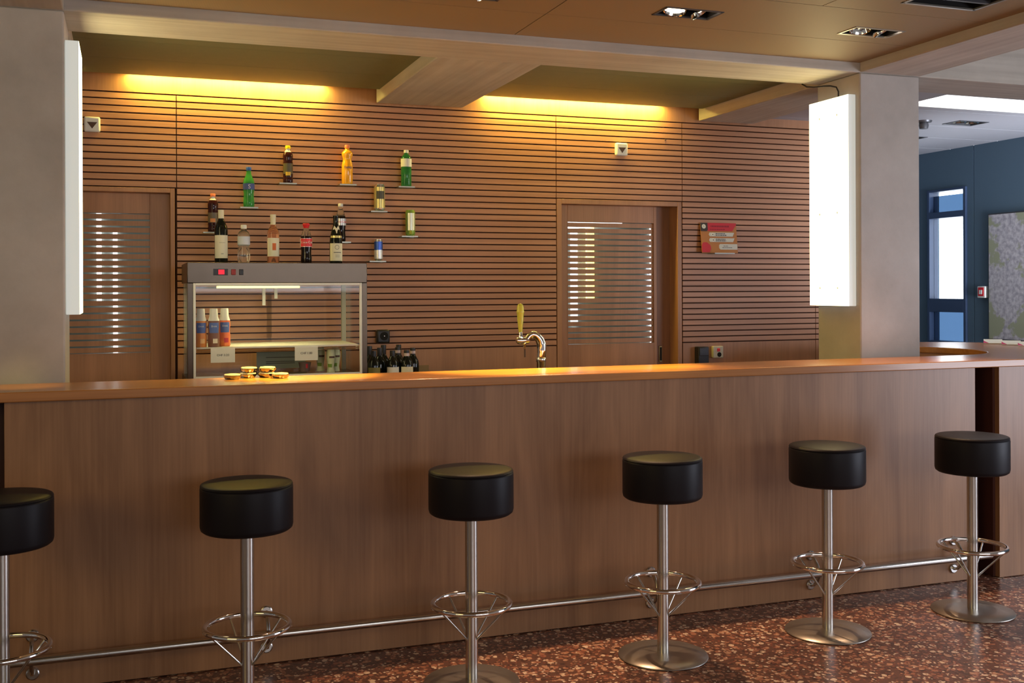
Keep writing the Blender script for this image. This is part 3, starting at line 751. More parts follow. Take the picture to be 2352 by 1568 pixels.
m = MB(); m.box(0.448, 0.524, FY0-0.003, FY0, 1.602, 1.637); dp = LF(m).build('display_panel', M['black'], top)
dp.parent = fridge
m = MB(); m.box(0.474, 0.506, FY0-0.005, FY0-0.002, 1.607, 1.633); o = LF(m).build('red_display', M['led'] if 'led' in M else M.setdefault('led', plain('red digits', (0.3, 0.0, 0.005), 0.3, emit=(1.0, 0.01, 0.04), estr=0.75)), dp)
m = MB(); m.box(0.541, 0.566, FY0-0.006, FY0, 1.604, 1.635); LF(m).build('red_switch', M['switch_red'] if 'switch_red' in M else M.setdefault('switch_red', plain('dull red switch', (0.25, 0.02, 0.02), 0.4)), fridge, bevel=0.003)
m = MB(); m.box(0.583, 0.606, FY0-0.006, FY0, 1.604, 1.635); LF(m).build('black_switch', M['black'], fridge, bevel=0.003)
area_light('fridge_lamp', (0.71, FY0+0.2, 1.52), (0.71, FY0+0.2, 1.0), 0.46, 0.05, 3.0, (1.0, 0.86, 0.38))

# price cards
for x, txt, lb in ((0.500, 'CHF 3.20', 'price card below the milk drink bottles in the fridge'), (0.952, 'CHF 1.80', 'price card above the small yogurt bottles in the fridge')):
    t = thing('price_card', lb, 'price card', (x, FY0+0.044, 1.168), group='price cards on the fridge shelf')
    m = MB(); m.box(-0.064, 0.064, -0.0008, 0.0008, -0.04, 0.04); m.build('card', M['paper'], t)
    lettering(txt, 0.017, (0, -0.0012, 0), M['ink'], t)
t = thing('notice_sheet', 'pale green printed sheet leaning at the back of the fridge', 'notice', (0.88, FY1-0.06, 1.052))
m = MB(); m.box(-0.145, 0.145, -0.001, 0.001, 0, 0.10); m.build('sheet', plain('pale green sheet', (0.45, 0.52, 0.36), 0.6), t)
m = MB()
for zz in (0.065, 0.04, 0.03): m.box(-0.09, 0.08, -0.0018, -0.001, zz, zz+0.003)
m.build('printed_lines', M['ink'], t)

# ------------------------------------------------------------------ drinks
def coloured_glass(name, col, trans=0.85, rough=0.06):
    return plain(name, col, rough, trans=trans, ior=1.36)
G = dict(
    green=coloured_glass('green bottle', (0.10, 0.52, 0.12), 0.55),
    dkgreen=coloured_glass('deep green bottle', (0.06, 0.36, 0.10), 0.6),
    tea=coloured_glass('dark tea', (0.055, 0.013, 0.012), 0.2),
    cola=coloured_glass('cola', (0.012, 0.006, 0.005), 0.1),
    orange=plain('orange drink', (1.0, 0.45, 0.02), 0.15, coat=0.4),
    clear=coloured_glass('clear water bottle', (0.95, 0.97, 0.93), 0.95),
    rose=coloured_glass('rose wine', (0.95, 0.55, 0.36), 0.9),
    wine=coloured_glass('dark wine glass', (0.010, 0.012, 0.008), 0.1),
    blue=plain('blue metal paint', (0.05, 0.12, 0.50), 0.25, 0.5), silver=plain('silver metal', (0.82, 0.84, 0.86), 0.22, 0.9),
    gold=plain('pale gold paint', (0.80, 0.68, 0.26), 0.3, 0.4), lime=plain('lime metal', (0.35, 0.55, 0.12), 0.25, 0.6),
    yellow=plain('yellow cap', (0.95, 0.75, 0.0), 0.4), capblue=plain('blue cap', (0.03, 0.10, 0.45), 0.4), caporange=plain('orange cap', (0.90, 0.25, 0.12), 0.4),
    label_blue=plain('blue label', (0.06, 0.09, 0.30), 0.5), label_red=plain('red label', (0.75, 0.05, 0.06), 0.45), label_silver=plain('silver label', (0.75, 0.76, 0.80), 0.3, 0.3),
)
A0, A1 = -PI/2-1.25, -PI/2+1.15     # label arc that faces the room

def small_print(r, z, h, half):
    """a line of print too small to read"""
    def f(t):
        m = MB()
        n = max(3, int(half*14)); a = -PI/2 - half + 0.1
        for i in range(n):
            wd = 2*half/n
            m.lathe([(r+0.0006, z-h/2), (r+0.0006, z+h/2)], n=2, a0=a + i*wd, a1=a + (i+0.72)*wd)
        m.build('small_print', M['ink'], t)
    return f

def bottle(name, label, cat, loc, prof, mat, cap=None, capmat=None, labels=(), texts=(), group=None, shapes=()):
    t = thing(name, label, cat, loc, group=group)
    m = MB(); m.lathe(prof, n=32); m.build('bottle_body', mat, t, angle=50)
    if cap:
        m = MB(); m.lathe(cap, n=24); m.build('cap', capmat, t)
    for (nm, r, z0, z1, mt, full) in labels:
        m = MB()
        rr = r + 0.0007
        if full: m.lathe([(rr, z0), (rr, z1)], n=32)
        else: m.lathe([(rr, z0), (rr, z1)], n=24, a0=A0, a1=A1)
        m.build(nm, mt, t)
    for (txt, size, r, z, mt) in texts: wrap_lettering(txt, size, r + 0.0012, z, mt, t)
    for s in shapes: s(t)
    return t

YS = W-0.055   # centre of the wall shelves
def wall_shelf(x, z, lb, w=0.105):
    m = MB(); m.box(-w/2, w/2, -0.05, 0.052, -0.008, 0)
    for f in m.bm.faces:
        if f.calc_center_median().y < -0.049: f.material_index = 1
    o = m.build('glass_shelf', [M['shelf_glass'], M['shelf_edge']])
    o.location = (x, W-0.052, z)
    tag(o, lb, 'shelf', 'small glass shelves on the slatted wall')
    return o
H5 = [(0, 0), (0.028, 0), (0.032, 0.006)]
def pet(h, r, extra): return H5 + extra
tea_prof = [(0, 0), (0.027, 0), (0.030, 0.006), (0.030, 0.03), (0.0285, 0.035), (0.030, 0.04), (0.030, 0.125), (0.028, 0.135), (0.0305, 0.15), (0.031, 0.165), (0.029, 0.178), (0.022, 0.190)]
tea_neck = [(0.022, 0.190), (0.014, 0.200), (0.0115, 0.205), (0.0115, 0.212)]
cap_prof = lambda z, r=0.0155, h=0.019: [(0, z), (r, z), (r, z+h-0.003), (r-0.002, z+h), (0, z+h)]

wall_shelf(0.490, 1.869, 'glass shelf holding the dark tea bottle with the orange cap')
def fill_neck(t):
    m = MB(); m.lathe(tea_neck, n=24); m.build('clear_neck', M['paper'], t)
def fruit(col, z):
    def f(t):
        m = MB(); m.lathe([(0.0312, z), (0.0312, z+0.022)], n=8, a0=-PI/2-0.6, a1=-PI/2+0.4); m.build('fruit_print', col, t)
    return f
bottle('tea_bottle', 'dark tea bottle with orange cap on the lowest left shelf', 'bottle', (0.497, YS, 1.870), tea_prof, G['tea'], cap_prof(0.211), G['caporange'],
       [('label_sleeve', 0.0302, 0.055, 0.115, plain('muted tea label', (0.16, 0.12, 0.07), 0.35), False)], shapes=[fill_neck, fruit(plain('peach print', (0.75, 0.30, 0.10), 0.5), 0.058)])
wall_shelf(0.937, 2.174, 'glass shelf holding the tea bottle with the yellow cap')
bottle('tea_bottle', 'dark tea bottle with yellow cap and white neck on the high shelf', 'bottle', (0.942, YS, 2.175), tea_prof, G['tea'], cap_prof(0.211), G['yellow'],
       [('label_sleeve', 0.0302, 0.055, 0.12, plain('lemon tea label', (0.12, 0.10, 0.05), 0.35), False)], shapes=[fill_neck, fruit(plain('lemon print', (0.85, 0.55, 0.05), 0.5), 0.045)])
wall_shelf(0.705, 2.022, 'glass shelf holding the green bottle with the blue cap')
bottle('lemonade_bottle', 'green lemonade bottle with blue cap and blue label', 'bottle', (0.707, YS, 2.023),
       [(0, 0), (0.030, 0), (0.033, 0.006), (0.033, 0.035), (0.0305, 0.055), (0.030, 0.085), (0.033, 0.10), (0.034, 0.145), (0.030, 0.165), (0.020, 0.188), (0.0145, 0.205), (0.0135, 0.228), (0, 0.228)], G['green'], cap_prof(0.222, 0.016, 0.021), G['capblue'],
       [('blue_label', 0.0342, 0.105, 0.142, G['label_blue'], True)], [('S', 0.036, 0.0342, 0.122, M['paper'])])
wall_shelf(1.305, 2.177, 'glass shelf holding the orange soda bottle')
bottle('orange_soda_bottle', 'bright orange soda bottle with a pinched waist', 'bottle', (1.308, YS, 2.178),
       [(0, 0), (0.031, 0), (0.034, 0.006), (0.034, 0.10), (0.033, 0.125), (0.028, 0.145), (0.026, 0.158), (0.030, 0.172), (0.034, 0.186), (0.033, 0.198), (0.025, 0.208), (0.015, 0.216), (0.0125, 0.228), (0, 0.228)], G['orange'], cap_prof(0.226, 0.016, 0.02), G['caporange'],
       [], [('Fanta', 0.024, 0.0342, 0.105, G['label_blue'])])
wall_shelf(1.678, 2.174, 'glass shelf holding the green water bottle')
bottle('water_bottle', 'green water bottle with white label and white cap on the top right shelf', 'bottle', (1.686, YS, 2.175),
       [(0, 0), (0.030, 0), (0.033, 0.006), (0.033, 0.115), (0.0315, 0.122), (0.0335, 0.13), (0.0335, 0.175), (0.030, 0.186), (0.021, 0.20), (0.013, 0.208), (0.0125, 0.22), (0, 0.22)], G['dkgreen'], cap_prof(0.214), M['white'],
       [('white_label', 0.0337, 0.125, 0.176, M['paper'], True)])
def can(name, label, loc, r, h, mats, bands, texts=(), group=None):
    t = thing(name, label, 'can', loc)
    m = MB(); m.lathe([(0, 0.004), (r*0.72, 0.002), (r*0.78, 0), (r*0.84, 0.003), (r, 0.012), (r, h-0.014), (r*0.86, h-0.004), (r*0.86, h), (r*0.80, h), (r*0.78, h-0.004), (0, h-0.004)], n=32)
    m.build('can_body', mats, t)
    for nm, z0, z1, mt, full in bands:
        m = MB()
        if full: m.lathe([(r+0.0006, z0), (r+0.0006, z1)], n=32)
        else: m.lathe([(r+0.0009, z0), (r+0.0009, z1)], n=16, a0=A0+0.45, a1=A1-0.35)
        m.build(nm, mt, t)
    m = MB(); m.lathe([(0.006, h-0.002), (0.010, h-0.002), (0.010, h), (0.006, h)], (0, -0.006, 0), n=12); m.build('pull_tab', G['silver'], t)
    for (txt, size, z, mt) in texts: wrap_lettering(txt, size, r+0.0016, z, mt, t)
    return t
wall_shelf(1.500, 2.015, 'glass shelf holding the pale gold beer can')
can('beer_can', 'tall pale gold beer can with a dark round emblem', (1.512, YS, 2.016), 0.034, 0.168, G['silver'],
    [('gold_paint', 0.018, 0.15, G['gold'], True), ('dark_emblem', 0.075, 0.125, plain('dark emblem print', (0.10, 0.09, 0.05), 0.4), False)])
wall_shelf(1.697, 1.861, 'glass shelf holding the green and white can')
can('drink_can', 'tall green and white drink can on the rightmost bottle shelf', (1.711, YS, 1.862), 0.031, 0.165, G['lime'],
    [('white_print', 0.035, 0.145, plain('white can print', (0.78, 0.80, 0.66), 0.25, 0.3), False)], [])
wall_shelf(1.490, 1.702, 'glass shelf holding the small blue and silver can')
can('energy_drink_can', 'small blue and silver drink can on the lowest right shelf', (1.504, YS, 1.703), 0.0265, 0.135, G['silver'],
    [('blue_paint', 0.068, 0.121, G['blue'], True), ('silver_paint', 0.013, 0.067, plain('pale silver paint', (0.80, 0.80, 0.80), 0.25, 0.4), True)])
cola_prof = [(0, 0), (0.027, 0), (0.031, 0.008), (0.0315, 0.035), (0.029, 0.055), (0.029, 0.075), (0.032, 0.098), (0.033, 0.14), (0.030, 0.158)]
cola_neck = [(0.030, 0.158), (0.022, 0.182), (0.0145, 0.20), (0.0125, 0.212), (0.0125, 0.222)]
def cola_top(t):
    m = MB(); m.lathe(cola_neck, n=28); m.build('clear_neck', G['clear'], t)
wall_shelf(1.268, 1.820, 'glass shelf behind the cream labelled bottle holding a cola bottle')
bottle('cola_bottle', 'cola bottle with white cap and silver label on a wall shelf', 'bottle', (1.265, YS, 1.821), cola_prof + [(0, 0.158)], G['cola'], cap_prof(0.218), M['white'],
       [('silver_label', 0.0332, 0.100, 0.143, G['label_silver'], True)], [('Coca-Cola', 0.017, 0.0332, 0.122, G['label_red'])], shapes=[cola_top])

# on top of the fridge
YT, ZF = 6.25, FZ1+0.001
bottle('red_wine_bottle', 'dark wine bottle with white capsule and tall cream label on the fridge', 'bottle', (0.510, YT, ZF),
       [(0, 0), (0.034, 0), (0.0365, 0.006), (0.0365, 0.185), (0.034, 0.205), (0.024, 0.228), (0.016, 0.245), (0.0145, 0.262), (0.0145, 0.298), (0, 0.298)], G['wine'],
       [(0.0155, 0.252), (0.0158, 0.300), (0, 0.300)], M['cream'], [('paper_label', 0.0367, 0.028, 0.157, M['cream'], False)], shapes=[small_print(0.0369, 0.053, 0.003, 0.2), small_print(0.0369, 0.115, 0.0015, 0.45)])
bottle('water_bottle', 'clear water bottle with pale label and white cap on the fridge', 'bottle', (0.634, YT, ZF),
       [(0, 0), (0.031, 0), (0.034, 0.006), (0.034, 0.082), (0.0305, 0.09), (0.0305, 0.097), (0.034, 0.104), (0.034, 0.158), (0.028, 0.176), (0.018, 0.187), (0.013, 0.193), (0.013, 0.205), (0, 0.205)], G['clear'], cap_prof(0.196, 0.0165, 0.022), M['white'],
       [('pale_label', 0.0342, 0.105, 0.152, plain('pale blue label', (0.62, 0.66, 0.72), 0.4), True)])
bottle('rose_wine_bottle', 'pink wine bottle with white capsule and orange printed label', 'bottle', (0.798, YT, ZF),
       [(0, 0), (0.031, 0), (0.034, 0.006), (0.034, 0.165), (0.031, 0.185), (0.021, 0.205), (0.0145, 0.216), (0.0135, 0.265), (0, 0.265)], G['rose'],
       [(0.0145, 0.222), (0.0150, 0.262), (0.0162, 0.264), (0.0162, 0.280), (0, 0.281)], M['cream'], [('paper_label', 0.0342, 0.040, 0.145, M['cream'], False)],
       shapes=[lambda t: MB().lathe([(0.0352, 0.075), (0.0352, 0.115)], n=8, a0=-PI/2-0.25, a1=-PI/2+0.35).build('orange_print', plain('orange print', (0.62, 0.14, 0.03), 0.5), t)])
bottle('cola_bottle', 'cola bottle with red cap and red label on the fridge', 'bottle', (0.986, YT, ZF), cola_prof + [(0, 0.158)], G['cola'], [(0, 0.205), (0.014, 0.205), (0.020, 0.222), (0.0215, 0.228), (0.018, 0.232), (0, 0.232)], M['red'],
       [('silver_label', 0.0332, 0.096, 0.146, G['label_silver'], True), ('red_label', 0.0340, 0.098, 0.144, G['label_red'], False)], [('Coca-Cola', 0.018, 0.0345, 0.122, M['paper'])], shapes=[cola_top])
def beer_extra(t):
    m = MB(); m.poly_y([(-0.022, 0.20), (-0.012, 0.222), (0, 0.205), (0.012, 0.222), (0.022, 0.20), (0, 0.175)], -0.0012, 0.0)
    for v in m.bm.verts:
        z = v.co.z; r = 0.0165 + (0.225 - z)/0.05*0.012
        a = -PI/2 + v.co.x/ max(r, 0.012)
        v.co = ((r+0.001)*math.cos(a) , (r + 0.001 - v.co.y)*math.sin(a), z)
    m.build('neck_label', M['cream'], t)
    m = MB(); m.lathe([(0.0345, 0.150), (0.0335, 0.163)], n=16, a0=A0, a1=A1); m.build('gold_band', G['gold'], t)
    m = MB(); m.tube([(0.012*math.cos(2*PI*i/24), 0, 0.095 + 0.012*math.sin(2*PI*i/24)) for i in range(24)], 0.001, 6, closed=True)
    for v in m.bm.verts:
        a = -PI/2 + v.co.x/0.0385; v.co = (0.0385*math.cos(a), 0.0385*math.sin(a), v.co.z)
    m.build('ring_emblem', M['ink'], t)
bottle('sparkling_bottle', 'black bottle with arched cream label, gold band and pointed neck label', 'bottle', (1.158, YT, ZF),
       [(0, 0), (0.034, 0), (0.037, 0.006), (0.037, 0.125), (0.034, 0.155), (0.027, 0.185), (0.0175, 0.215), (0.0145, 0.235), (0.0150, 0.268), (0.0165, 0.272), (0.0165, 0.280), (0, 0.281)], G['wine'],
       None, None, [('paper_label', 0.0372, 0.016, 0.118, M['cream'], False)], shapes=[beer_extra, small_print(0.0376, 0.065, 0.005, 0.6), small_print(0.0376, 0.050, 0.002, 0.35), small_print(0.0376, 0.040, 0.002, 0.35)])

# milk drinks and yogurts in the fridge
def milk_bottle(x, y, lb, colr, low):
    t = thing('milk_drink_bottle', lb, 'bottle', (x, y, 1.213), group='milk drinks on the fridge shelf')
    m = MB(); m.lathe([(0, 0), (0.029, 0), (0.031, 0.006), (0.031, 0.06), (0.028, 0.085), (0.031, 0.115), (0.030, 0.14), (0.0225, 0.165), (0.0215, 0.172)], n=28); m.build('sleeve', low, t)
    m = MB(); m.lathe([(0.0305, 0.142), (0.0228, 0.1655), (0.0205, 0.205), (0.019, 0.208), (0, 0.208)], n=28); m.build('white_cap', M['white'], t)
    m = MB(); m.lathe([(0.0295, 0.076), (0.0322, 0.115), (0.0312, 0.132)], n=14, a0=-PI/2-0.9, a1=-PI/2+0.9); m.build('blue_print', plain('blue logo print', (0.10, 0.17, 0.48), 0.4), t)
    wrap_lettering('Drink', 0.013, 0.0322, 0.112, M['paper'], t)
    m = MB(); m.lathe([(0.0322, 0.02), (0.0322, 0.045)], n=8, a0=-PI/2-0.2, a1=-PI/2+0.6); m.build('fruit_print', colr, t)
milk_bottle(0.388, FY0+0.09, 'orange milk drink bottle nearest the left side of the fridge', plain('light orange print', (0.95, 0.55, 0.20), 0.4), plain('orange sleeve', (0.85, 0.30, 0.06), 0.4))
milk_bottle(0.455, FY0+0.085, 'brown milk drink bottle between the two orange ones', plain('cream print', (0.80, 0.70, 0.55), 0.4), plain('brown sleeve', (0.22, 0.09, 0.06), 0.4))
milk_bottle(0.518, FY0+0.15, 'red and orange milk drink bottle right of the brown one', plain('cherry print', (0.55, 0.03, 0.04), 0.4), plain('red orange sleeve', (0.80, 0.18, 0.05), 0.4))
ymats = (plain('pale green bottle', (0.62, 0.68, 0.42), 0.35), plain('leaf green print', (0.20, 0.35, 0.05), 0.5))
for x, y, lb in ((1.060, FY0+0.22, 'pale green yogurt bottle, left one of the trio'), (1.098, FY0+0.10, 'pale green yogurt bottle in front of the trio'), (1.140, FY0+0.17, 'pale green yogurt bottle, right one of the trio')):
    t = thing('yogurt_bottle', lb, 'bottle', (x, y, 1.052), group='yogurt bottles in the fridge')
    m = MB(); m.lathe([(0, 0), (0.021, 0), (0.023, 0.004), (0.018, 0.03), (0.024, 0.07), (0.0265, 0.095), (0.024, 0.118), (0.021, 0.128), (0.021, 0.136), (0, 0.137)], n=24); m.build('bottle_body', ymats[0], t)
    m = MB(); m.lathe([(0.0188, 0.03), (0.0215, 0.05)], n=10, a0=-PI/2-1.1, a1=-PI/2+0.2); m.build('leaf_print', ymats[1], t)
    m = MB(); m.lathe([(0.0262, 0.083), (0.0269, 0.094)], n=10, a0=-PI/2-0.5, a1=-PI/2+0.8); m.build('dark_logo', M['brown_mark'], t)
t = thing('dessert_cup', 'small clear cup with a red mark at the bottom of the fridge', 'cup', (0.975, FY0+0.25, 1.052))
m = MB(); m.lathe([(0, 0), (0.026, 0), (0.036, 0.05), (0.038, 0.052), (0.034, 0.05), (0.024, 0.004), (0, 0.004)], n=24); m.build('cup', plain('smoky cup', (0.28, 0.20, 0.17), 0.2), t)
m = MB(); m.lathe([(0.0362, 0.02), (0.0362, 0.045)], n=4, a0=-PI/2, a1=-PI/2+0.35); m.build('red_mark', M['red'], t)

# ------------------------------------------------------------------ dark bottles right of the fridge
wine_prof = [(0, 0), (0.034, 0), (0.0365, 0.006), (0.0365, 0.186), (0.033, 0.205), (0.022, 0.226), (0.0155, 0.238), (0.0145, 0.252)]
def dark_bottle(x, y, lb, band, labm, h=0.30):
    t = thing('dark_wine_bottle', lb, 'bottle', (x, y, 0.896), group='dark wine bottles beside the fridge')
    m = MB(); m.lathe(wine_prof + [(0.0145, h-0.002), (0, h-0.002)], n=28); m.build('bottle_body', G['wine'], t)
    m = MB(); m.lathe([(0.0158, 0.240), (0.0158, h-0.008), (0.0150, h), (0, h)], n=22); m.build('capsule', M['black'], t)
    if band:
        m = MB(); m.lathe([(0.0163, h-0.034), (0.0163, h-0.017)], n=22); m.build('foil_band', band, t)
    if labm:
        m = MB(); m.lathe([(0.0372, 0.07), (0.0372, 0.177)], n=16, a0=A0, a1=A1); m.build('paper_label', labm, t)
pk = plain('pale pink foil', (0.60, 0.48, 0.48), 0.35, 0.1); olive = plain('olive label', (0.25, 0.22, 0.06), 0.6)
for a in ((1.351, 6.12, 'dark wine bottle against the fridge side with a small olive label', None, olive, 0.272), (1.404, 6.20, 'black wine bottle between the olive labelled and the white labelled one', None, None, 0.285),
          (1.462, 6.12, 'dark wine bottle with square white label in the cluster', None, M['paper'], 0.272), (1.515, 6.21, 'dark wine bottle with pale neck band behind the white labelled one', pk, None, 0.285),
          (1.545, 6.115, 'dark wine bottle with cream label and pink neck band at the right end', pk, M['cream'], 0.272), (1.604, 6.20, 'dark wine bottle with pale neck band half behind the cream labelled one', pk, None, 0.280),
          (1.365, 6.30, 'black wine bottle at the back of the cluster nearest the fridge', None, None, 0.29), (1.450, 6.30, 'black wine bottle in the middle of the back row of the cluster', None, None, 0.295), (1.545, 6.31, 'black wine bottle at the right of the back row of the cluster', None, None, 0.295)):
    dark_bottle(*a)
t = thing('card_holder', 'small clear card holder right of the dark wine bottles', 'card holder', (1.67, 6.2, 0.896))
m = MB(); m.box(-0.03, 0.03, -0.03, 0.03, 0, 0.006); m.build('foot', M['shelf_glass'], t)
m = MB(); m.box(-0.03, 0.03, -0.003, 0.003, 0.006, 0.175); m.build('clear_panel', M['shelf_glass'], t)
t = thing('black_wall_box', 'black square box with a round dial on the wall above the wine bottles', 'wall box', (1.535, W, 1.228))
m = MB(); m.box(-0.042, 0.042, -0.055, 0, -0.045, 0.04); m.build('housing', M['black'], t, bevel=0.01)
m = MB(); m.lathe([(0, 0.004), (0.026, 0.003), (0.027, 0)], n=24).xform(Matrix.Translation((0.004, -0.055, 0)) @ Matrix.Rotation(PI/2, 4, 'X')); dl = m.build('dial', M['dark'], t)
m = MB(); m.lathe([(0, 0.003), (0.004, 0.002), (0.004, 0)], n=12).xform(Matrix.Translation((0.004, -0.0585, 0)) @ Matrix.Rotation(PI/2, 4, 'X')); m.build('dial_pin', M['steel'], dl)

# ------------------------------------------------------------------ small round dishes on the counter's rear edge
dish = plain('glinting dark foil', (0.26, 0.24, 0.27), 0.14, 1.0, var=0)
lidm = plain('pale cream lid', (0.82, 0.74, 0.48), 0.35)
def dish_at(x, y, z, r, lb, rz):
    t = thing('foil_dish', lb, 'dish', (x, y, z), rz, group='small glinting dishes on the bar top')
    n = 22; m = MB()
    m.lathe([(0, 0), (r*0.80, 0), (r*0.97, 0.011), (r*1.0, 0.015), (r*0.95, 0.017), (0, 0.017)], n=n)
    for v in m.bm.verts:
        if 0.005 < v.co.z < 0.0155:
            a = math.atan2(v.co.y, v.co.x); k = 1 + 0.035*(1 if int(round(a/(2*PI)*n)) % 2 else -1); v.co.x *= k; v.co.y *= k
    m.build('foil_cup', dish, t, smooth=False)
    m = MB(); m.lathe([(r*0.93, 0.017), (r*0.88, 0.021), (r*0.5, 0.0225), (0, 0.023)], n=28); m.build('pale_lid', lidm, t)
yd = 4.745
for x, y, z, lb in ((0.428, 4.715, ZT+0.001, 'single glinting round dish with pale lid, leftmost on the bar top'), (0.499, 4.768, ZT+0.001, 'lower glinting round dish of the middle stack on the bar top'), (0.503, 4.766, ZT+0.025, 'upper glinting round dish of the middle stack on the bar top'),
                    (0.578, 4.762, ZT+0.001, 'lower glinting round dish of the right stack on the bar top'), (0.581, 4.760, ZT+0.025, 'upper glinting round dish of the right stack on the bar top'), (0.628, 4.698, ZT+0.001, 'single glinting round dish with pale lid at the right end of the row')):
    dish_at(x, y, z, 0.0365, lb, x*3)

# ------------------------------------------------------------------ beer tap
t = thing('beer_tap', 'chrome beer tap with curved neck and tall yellow green handle', 'beer tap', (2.03, 5.2, 0.90))
m = MB(); m.lathe([(0, 0), (0.04, 0), (0.04, 0.012), (0.024, 0.018), (0.023, 0.24), (0.026, 0.245), (0.026, 0.262), (0.022, 0.27)], n=28); m.build('column', M['steel'], t)
path = [(0, 0, 0.26), (0.003, 0, 0.30), (0.001, 0, 0.335), (-0.010, 0, 0.362), (-0.028, 0, 0.380), (-0.048, 0, 0.385), (-0.064, 0, 0.377), (-0.076, 0, 0.362)]
rad = [0.023, 0.025, 0.025, 0.023, 0.020, 0.018, 0.016, 0.015]
rr_ = [rad[i] + (rad[i+1]-rad[i])*j/6 for i in range(7) for j in range(6)] + [rad[-1]]
m = MB(); m.tube(smooth_path(path), rr_, 28); m.build('curved_neck', M['chrome'], t, angle=70)
m = MB(); m.tube([(-0.070, 0, 0.357), (-0.110, 0, 0.355), (-0.135, 0, 0.357)], [0.016, 0.019, 0.014], 18); m.lathe([(0, 0.338), (0.022, 0.338), (0.024, 0.342), (0.022, 0.346), (0, 0.346)], (-0.105, 0, 0), 20)
m.lathe([(0.012, 0.362), (0.014, 0.37), (0.009, 0.385), (0.007, 0.402)], (-0.112, 0, 0), 18); vb = m.build('valve_body', M['chrome'], t)
m = MB(); m.tube([(-0.092, 0, 0.338), (-0.091, 0, 0.322), (-0.0905, 0, 0.312)], [0.008, 0.006, 0.005], 12); m.build('spout', M['chrome'], vb)
m = MB(); m.tube([(-0.0905, 0, 0.313), (-0.090, 0, 0.27)], 0.0042, 10); m.build('spout_hose', M['brown_mark'], vb)
m = MB(); m.lathe([(0, 0.398), (0.010, 0.400), (0.012, 0.43), (0.0165, 0.465), (0.017, 0.49), (0.0195, 0.50), (0.0205, 0.507), (0.0175, 0.513), (0.018, 0.525), (0.013, 0.542), (0, 0.548)], (-0.114, 0, 0), 24); m.build('handle', plain('yellow green handle', (0.62, 0.62, 0.08), 0.22, coat=0.6), t, angle=70)

# ------------------------------------------------------------------ signs and sockets on the slatted wall
def cube_sign(x, z, lb):
    t = thing('pictogram_sign', lb, 'sign', (x, W, z), group='white square signs on the slatted wall')
    m = MB(); m.box(-0.044, 0.044, -0.035, 0, -0.044, 0.044); m.build('sign_body', M['white'], t, bevel=0.010, seg=3)
    m = MB(); m.poly_y([(-0.028, 0.012), (0.0, -0.026), (0.028, 0.012)], -0.0362, -0.0348); m.build('triangle_mark', M['brown_mark'], t)
cube_sign(-0.176, 2.487, 'white square sign with a dark triangle beside the left lightbox')
cube_sign(3.213, 2.478, 'white square sign with a dark triangle above the right door')
m = MB(); m.box(-0.004, 0.004, -0.012, 0, -0.004, 0.004); o = m.build('wall_hook', M['brown_mark']); o.location = (3.56, W, 2.562); tag(o, 'tiny dark hook on the slatted wall above the right door', 'hook')

wall_shelf(3.975, 1.771, 'glass shelf carrying the red and orange notice', 0.16)
t = thing('notice_board', 'red and orange printed notice with white text boxes leaning on the wall', 'notice', (3.973, W-0.040, 1.772))
t.rotation_euler = (-0.13, 0, 0)
Wd, Hh = 0.290, 0.215
x0 = -Wd/2
m = MB(); m.box(x0, -x0, -0.002, 0.002, 0, Hh); m.build('board', plain('orange board', (0.52, 0.21, 0.06), 0.4), t)
redp = plain('red board print', (0.62, 0.035, 0.055), 0.4); greyp = plain('pale text box', (0.66, 0.66, 0.62), 0.5); dkb = plain('dark badge', (0.06, 0.04, 0.035), 0.5)
def yp(poly, y, name, mt): 
    m = MB(); m.poly_y(poly, y-0.0006, y); return m.build(name, mt, t)
yp([(x0+0.055, Hh), (-x0, Hh), (-x0, Hh-0.012), (-x0-0.035, Hh-0.058), (x0+0.055, Hh-0.058)], -0.0022, 'red_heading', redp)
yp([(x0, Hh), (x0+0.058, Hh), (x0+0.058, Hh-0.05), (x0+0.048, Hh-0.06), (x0, Hh-0.06)], -0.0024, 'dark_badge', dkb)
circ = lambda cx, cz, r, n=20: [(cx + r*math.cos(2*PI*i/n), cz + r*math.sin(2*PI*i/n)) for i in range(n)]
yp(circ(x0+0.027, Hh-0.026, 0.016), -0.0032, 'badge_disc', M['paper'])
lettering('1', 0.018, (x0+0.027, -0.0045, Hh-0.026), M['brown_mark'], t, 'badge_number')
yp([(x0, 0.004), (x0, 0.055), (x0+0.015, 0.075), (x0+0.045, 0.075), (x0+0.07, 0.055), (x0+0.075, 0.03), (x0+0.06, 0.004)], -0.0022, 'red_disc', redp)
def line_print(xa, xb, z, h, y, mt):
    m = MB(); x = xa
    rnd = random.Random(int(z*1e4))
    while x < xb - 0.004:
        wd = rnd.uniform(0.006, 0.018); m.box(x, min(x+wd, xb), y-0.0004, y, z-h/2, z+h/2); x += wd + 0.003
    m.build('small_print', mt, t)
for zz in (0.118, 0.078):
    yp([(x0+0.07, zz), (x0+0.062, zz+0.014), (x0+0.07, zz+0.028), (-x0-0.02, zz+0.028), (-x0-0.034, zz)], -0.0024, 'text_box', greyp)
    yp(circ(x0+0.095, zz+0.014, 0.012), -0.0032, 'number_disc', M['paper'])
    yp(circ(x0+0.095, zz+0.014, 0.004, 10), -0.0040, 'disc_mark', M['ink'])
    line_print(x0+0.118, x0+0.195, zz+0.020, 0.005, -0.0032, M['ink']); line_print(x0+0.118, x0+0.205, zz+0.009, 0.005, -0.0032, M['ink'])
yp([(x0+0.14, 0.034), (x0+0.15, 0.024), (-x0-0.002, 0.024), (-x0-0.002, 0.064), (x0+0.15, 0.064), (x0+0.14, 0.056)], -0.0024, 'text_box', greyp)
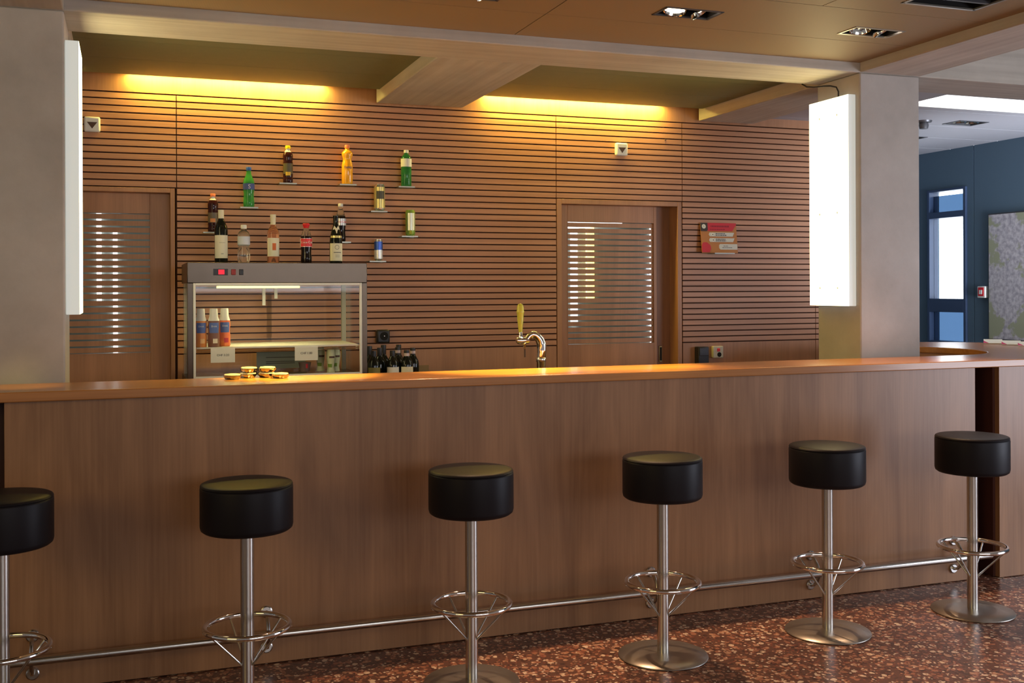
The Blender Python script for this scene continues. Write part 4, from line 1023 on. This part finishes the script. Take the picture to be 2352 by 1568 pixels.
line_print(x0+0.175, x0+0.215, 0.050, 0.003, -0.0032, M['ink']); line_print(x0+0.165, x0+0.245, 0.038, 0.003, -0.0032, M['ink'])
dri = plain('dark red ink', (0.30, 0.015, 0.03), 0.5)
line_print(x0+0.082, x0+0.235, Hh-0.024, 0.011, -0.0030, dri); line_print(x0+0.075, x0+0.20, Hh-0.046, 0.005, -0.0030, dri)

t = thing('wall_socket', 'white wall socket with a red switch right of the door', 'socket', (3.962, W, 1.069))
m = MB(); m.box(-0.041, 0.041, -0.03, 0, -0.042, 0.042); m.build('plate', plain('ivory plastic', (0.62, 0.58, 0.44), 0.4), t, bevel=0.005)
m = MB(); m.box(-0.010, 0.012, -0.035, -0.03, 0.004, 0.026); m.build('red_switch', M['red'], t, bevel=0.002)
m = MB(); m.lathe([(0, 0.002), (0.016, 0.002), (0.017, 0)], n=20).xform(Matrix.Translation((0.008, -0.03, -0.018)) @ Matrix.Rotation(PI/2, 4, 'X')); m.build('socket_hole', M['dark'], t)
t = thing('black_dispenser', 'black wall box beside the right door frame, partly behind the bar top', 'wall box', (3.828, W, 1.03))
m = MB(); m.box(-0.042, 0.042, -0.06, 0, -0.10, 0.08); m.build('housing', M['black'], t, bevel=0.006)
m = MB(); m.box(-0.036, 0.036, -0.066, -0.06, 0.018, 0.074); m.build('flap', plain('charcoal plastic', (0.03, 0.03, 0.04), 0.3), t, bevel=0.004)

# ------------------------------------------------------------------ leaflets on the far arm of the bar top
for x, y, lb in ((5.496, 5.717, 'white leaflet with a red corner, leftmost on the round bar end'), (5.480, 5.543, 'white leaflet with a red corner, middle one on the round bar end'), (5.463, 5.388, 'white leaflet with a red corner at the right picture edge')):
    t = thing('leaflet', lb, 'leaflet', (x, y, ZT+0.013), -0.76, group='leaflets on the round end of the bar')
    t.rotation_euler = (0.22, 0, -0.76)
    m = MB(); m.box(-0.058, 0.058, -0.05, 0.05, 0, 0.003); m.box(-0.05, 0.05, 0.044, 0.047, -0.020, 0.0); m.build('paper', M['paper'], t)
    m = MB(); m.prism([(-0.058, -0.05), (-0.025, -0.05), (-0.058, 0.012)], 0.003, 0.0036); m.build('red_corner', plain('raspberry print', (0.60, 0.03, 0.14), 0.5), t)
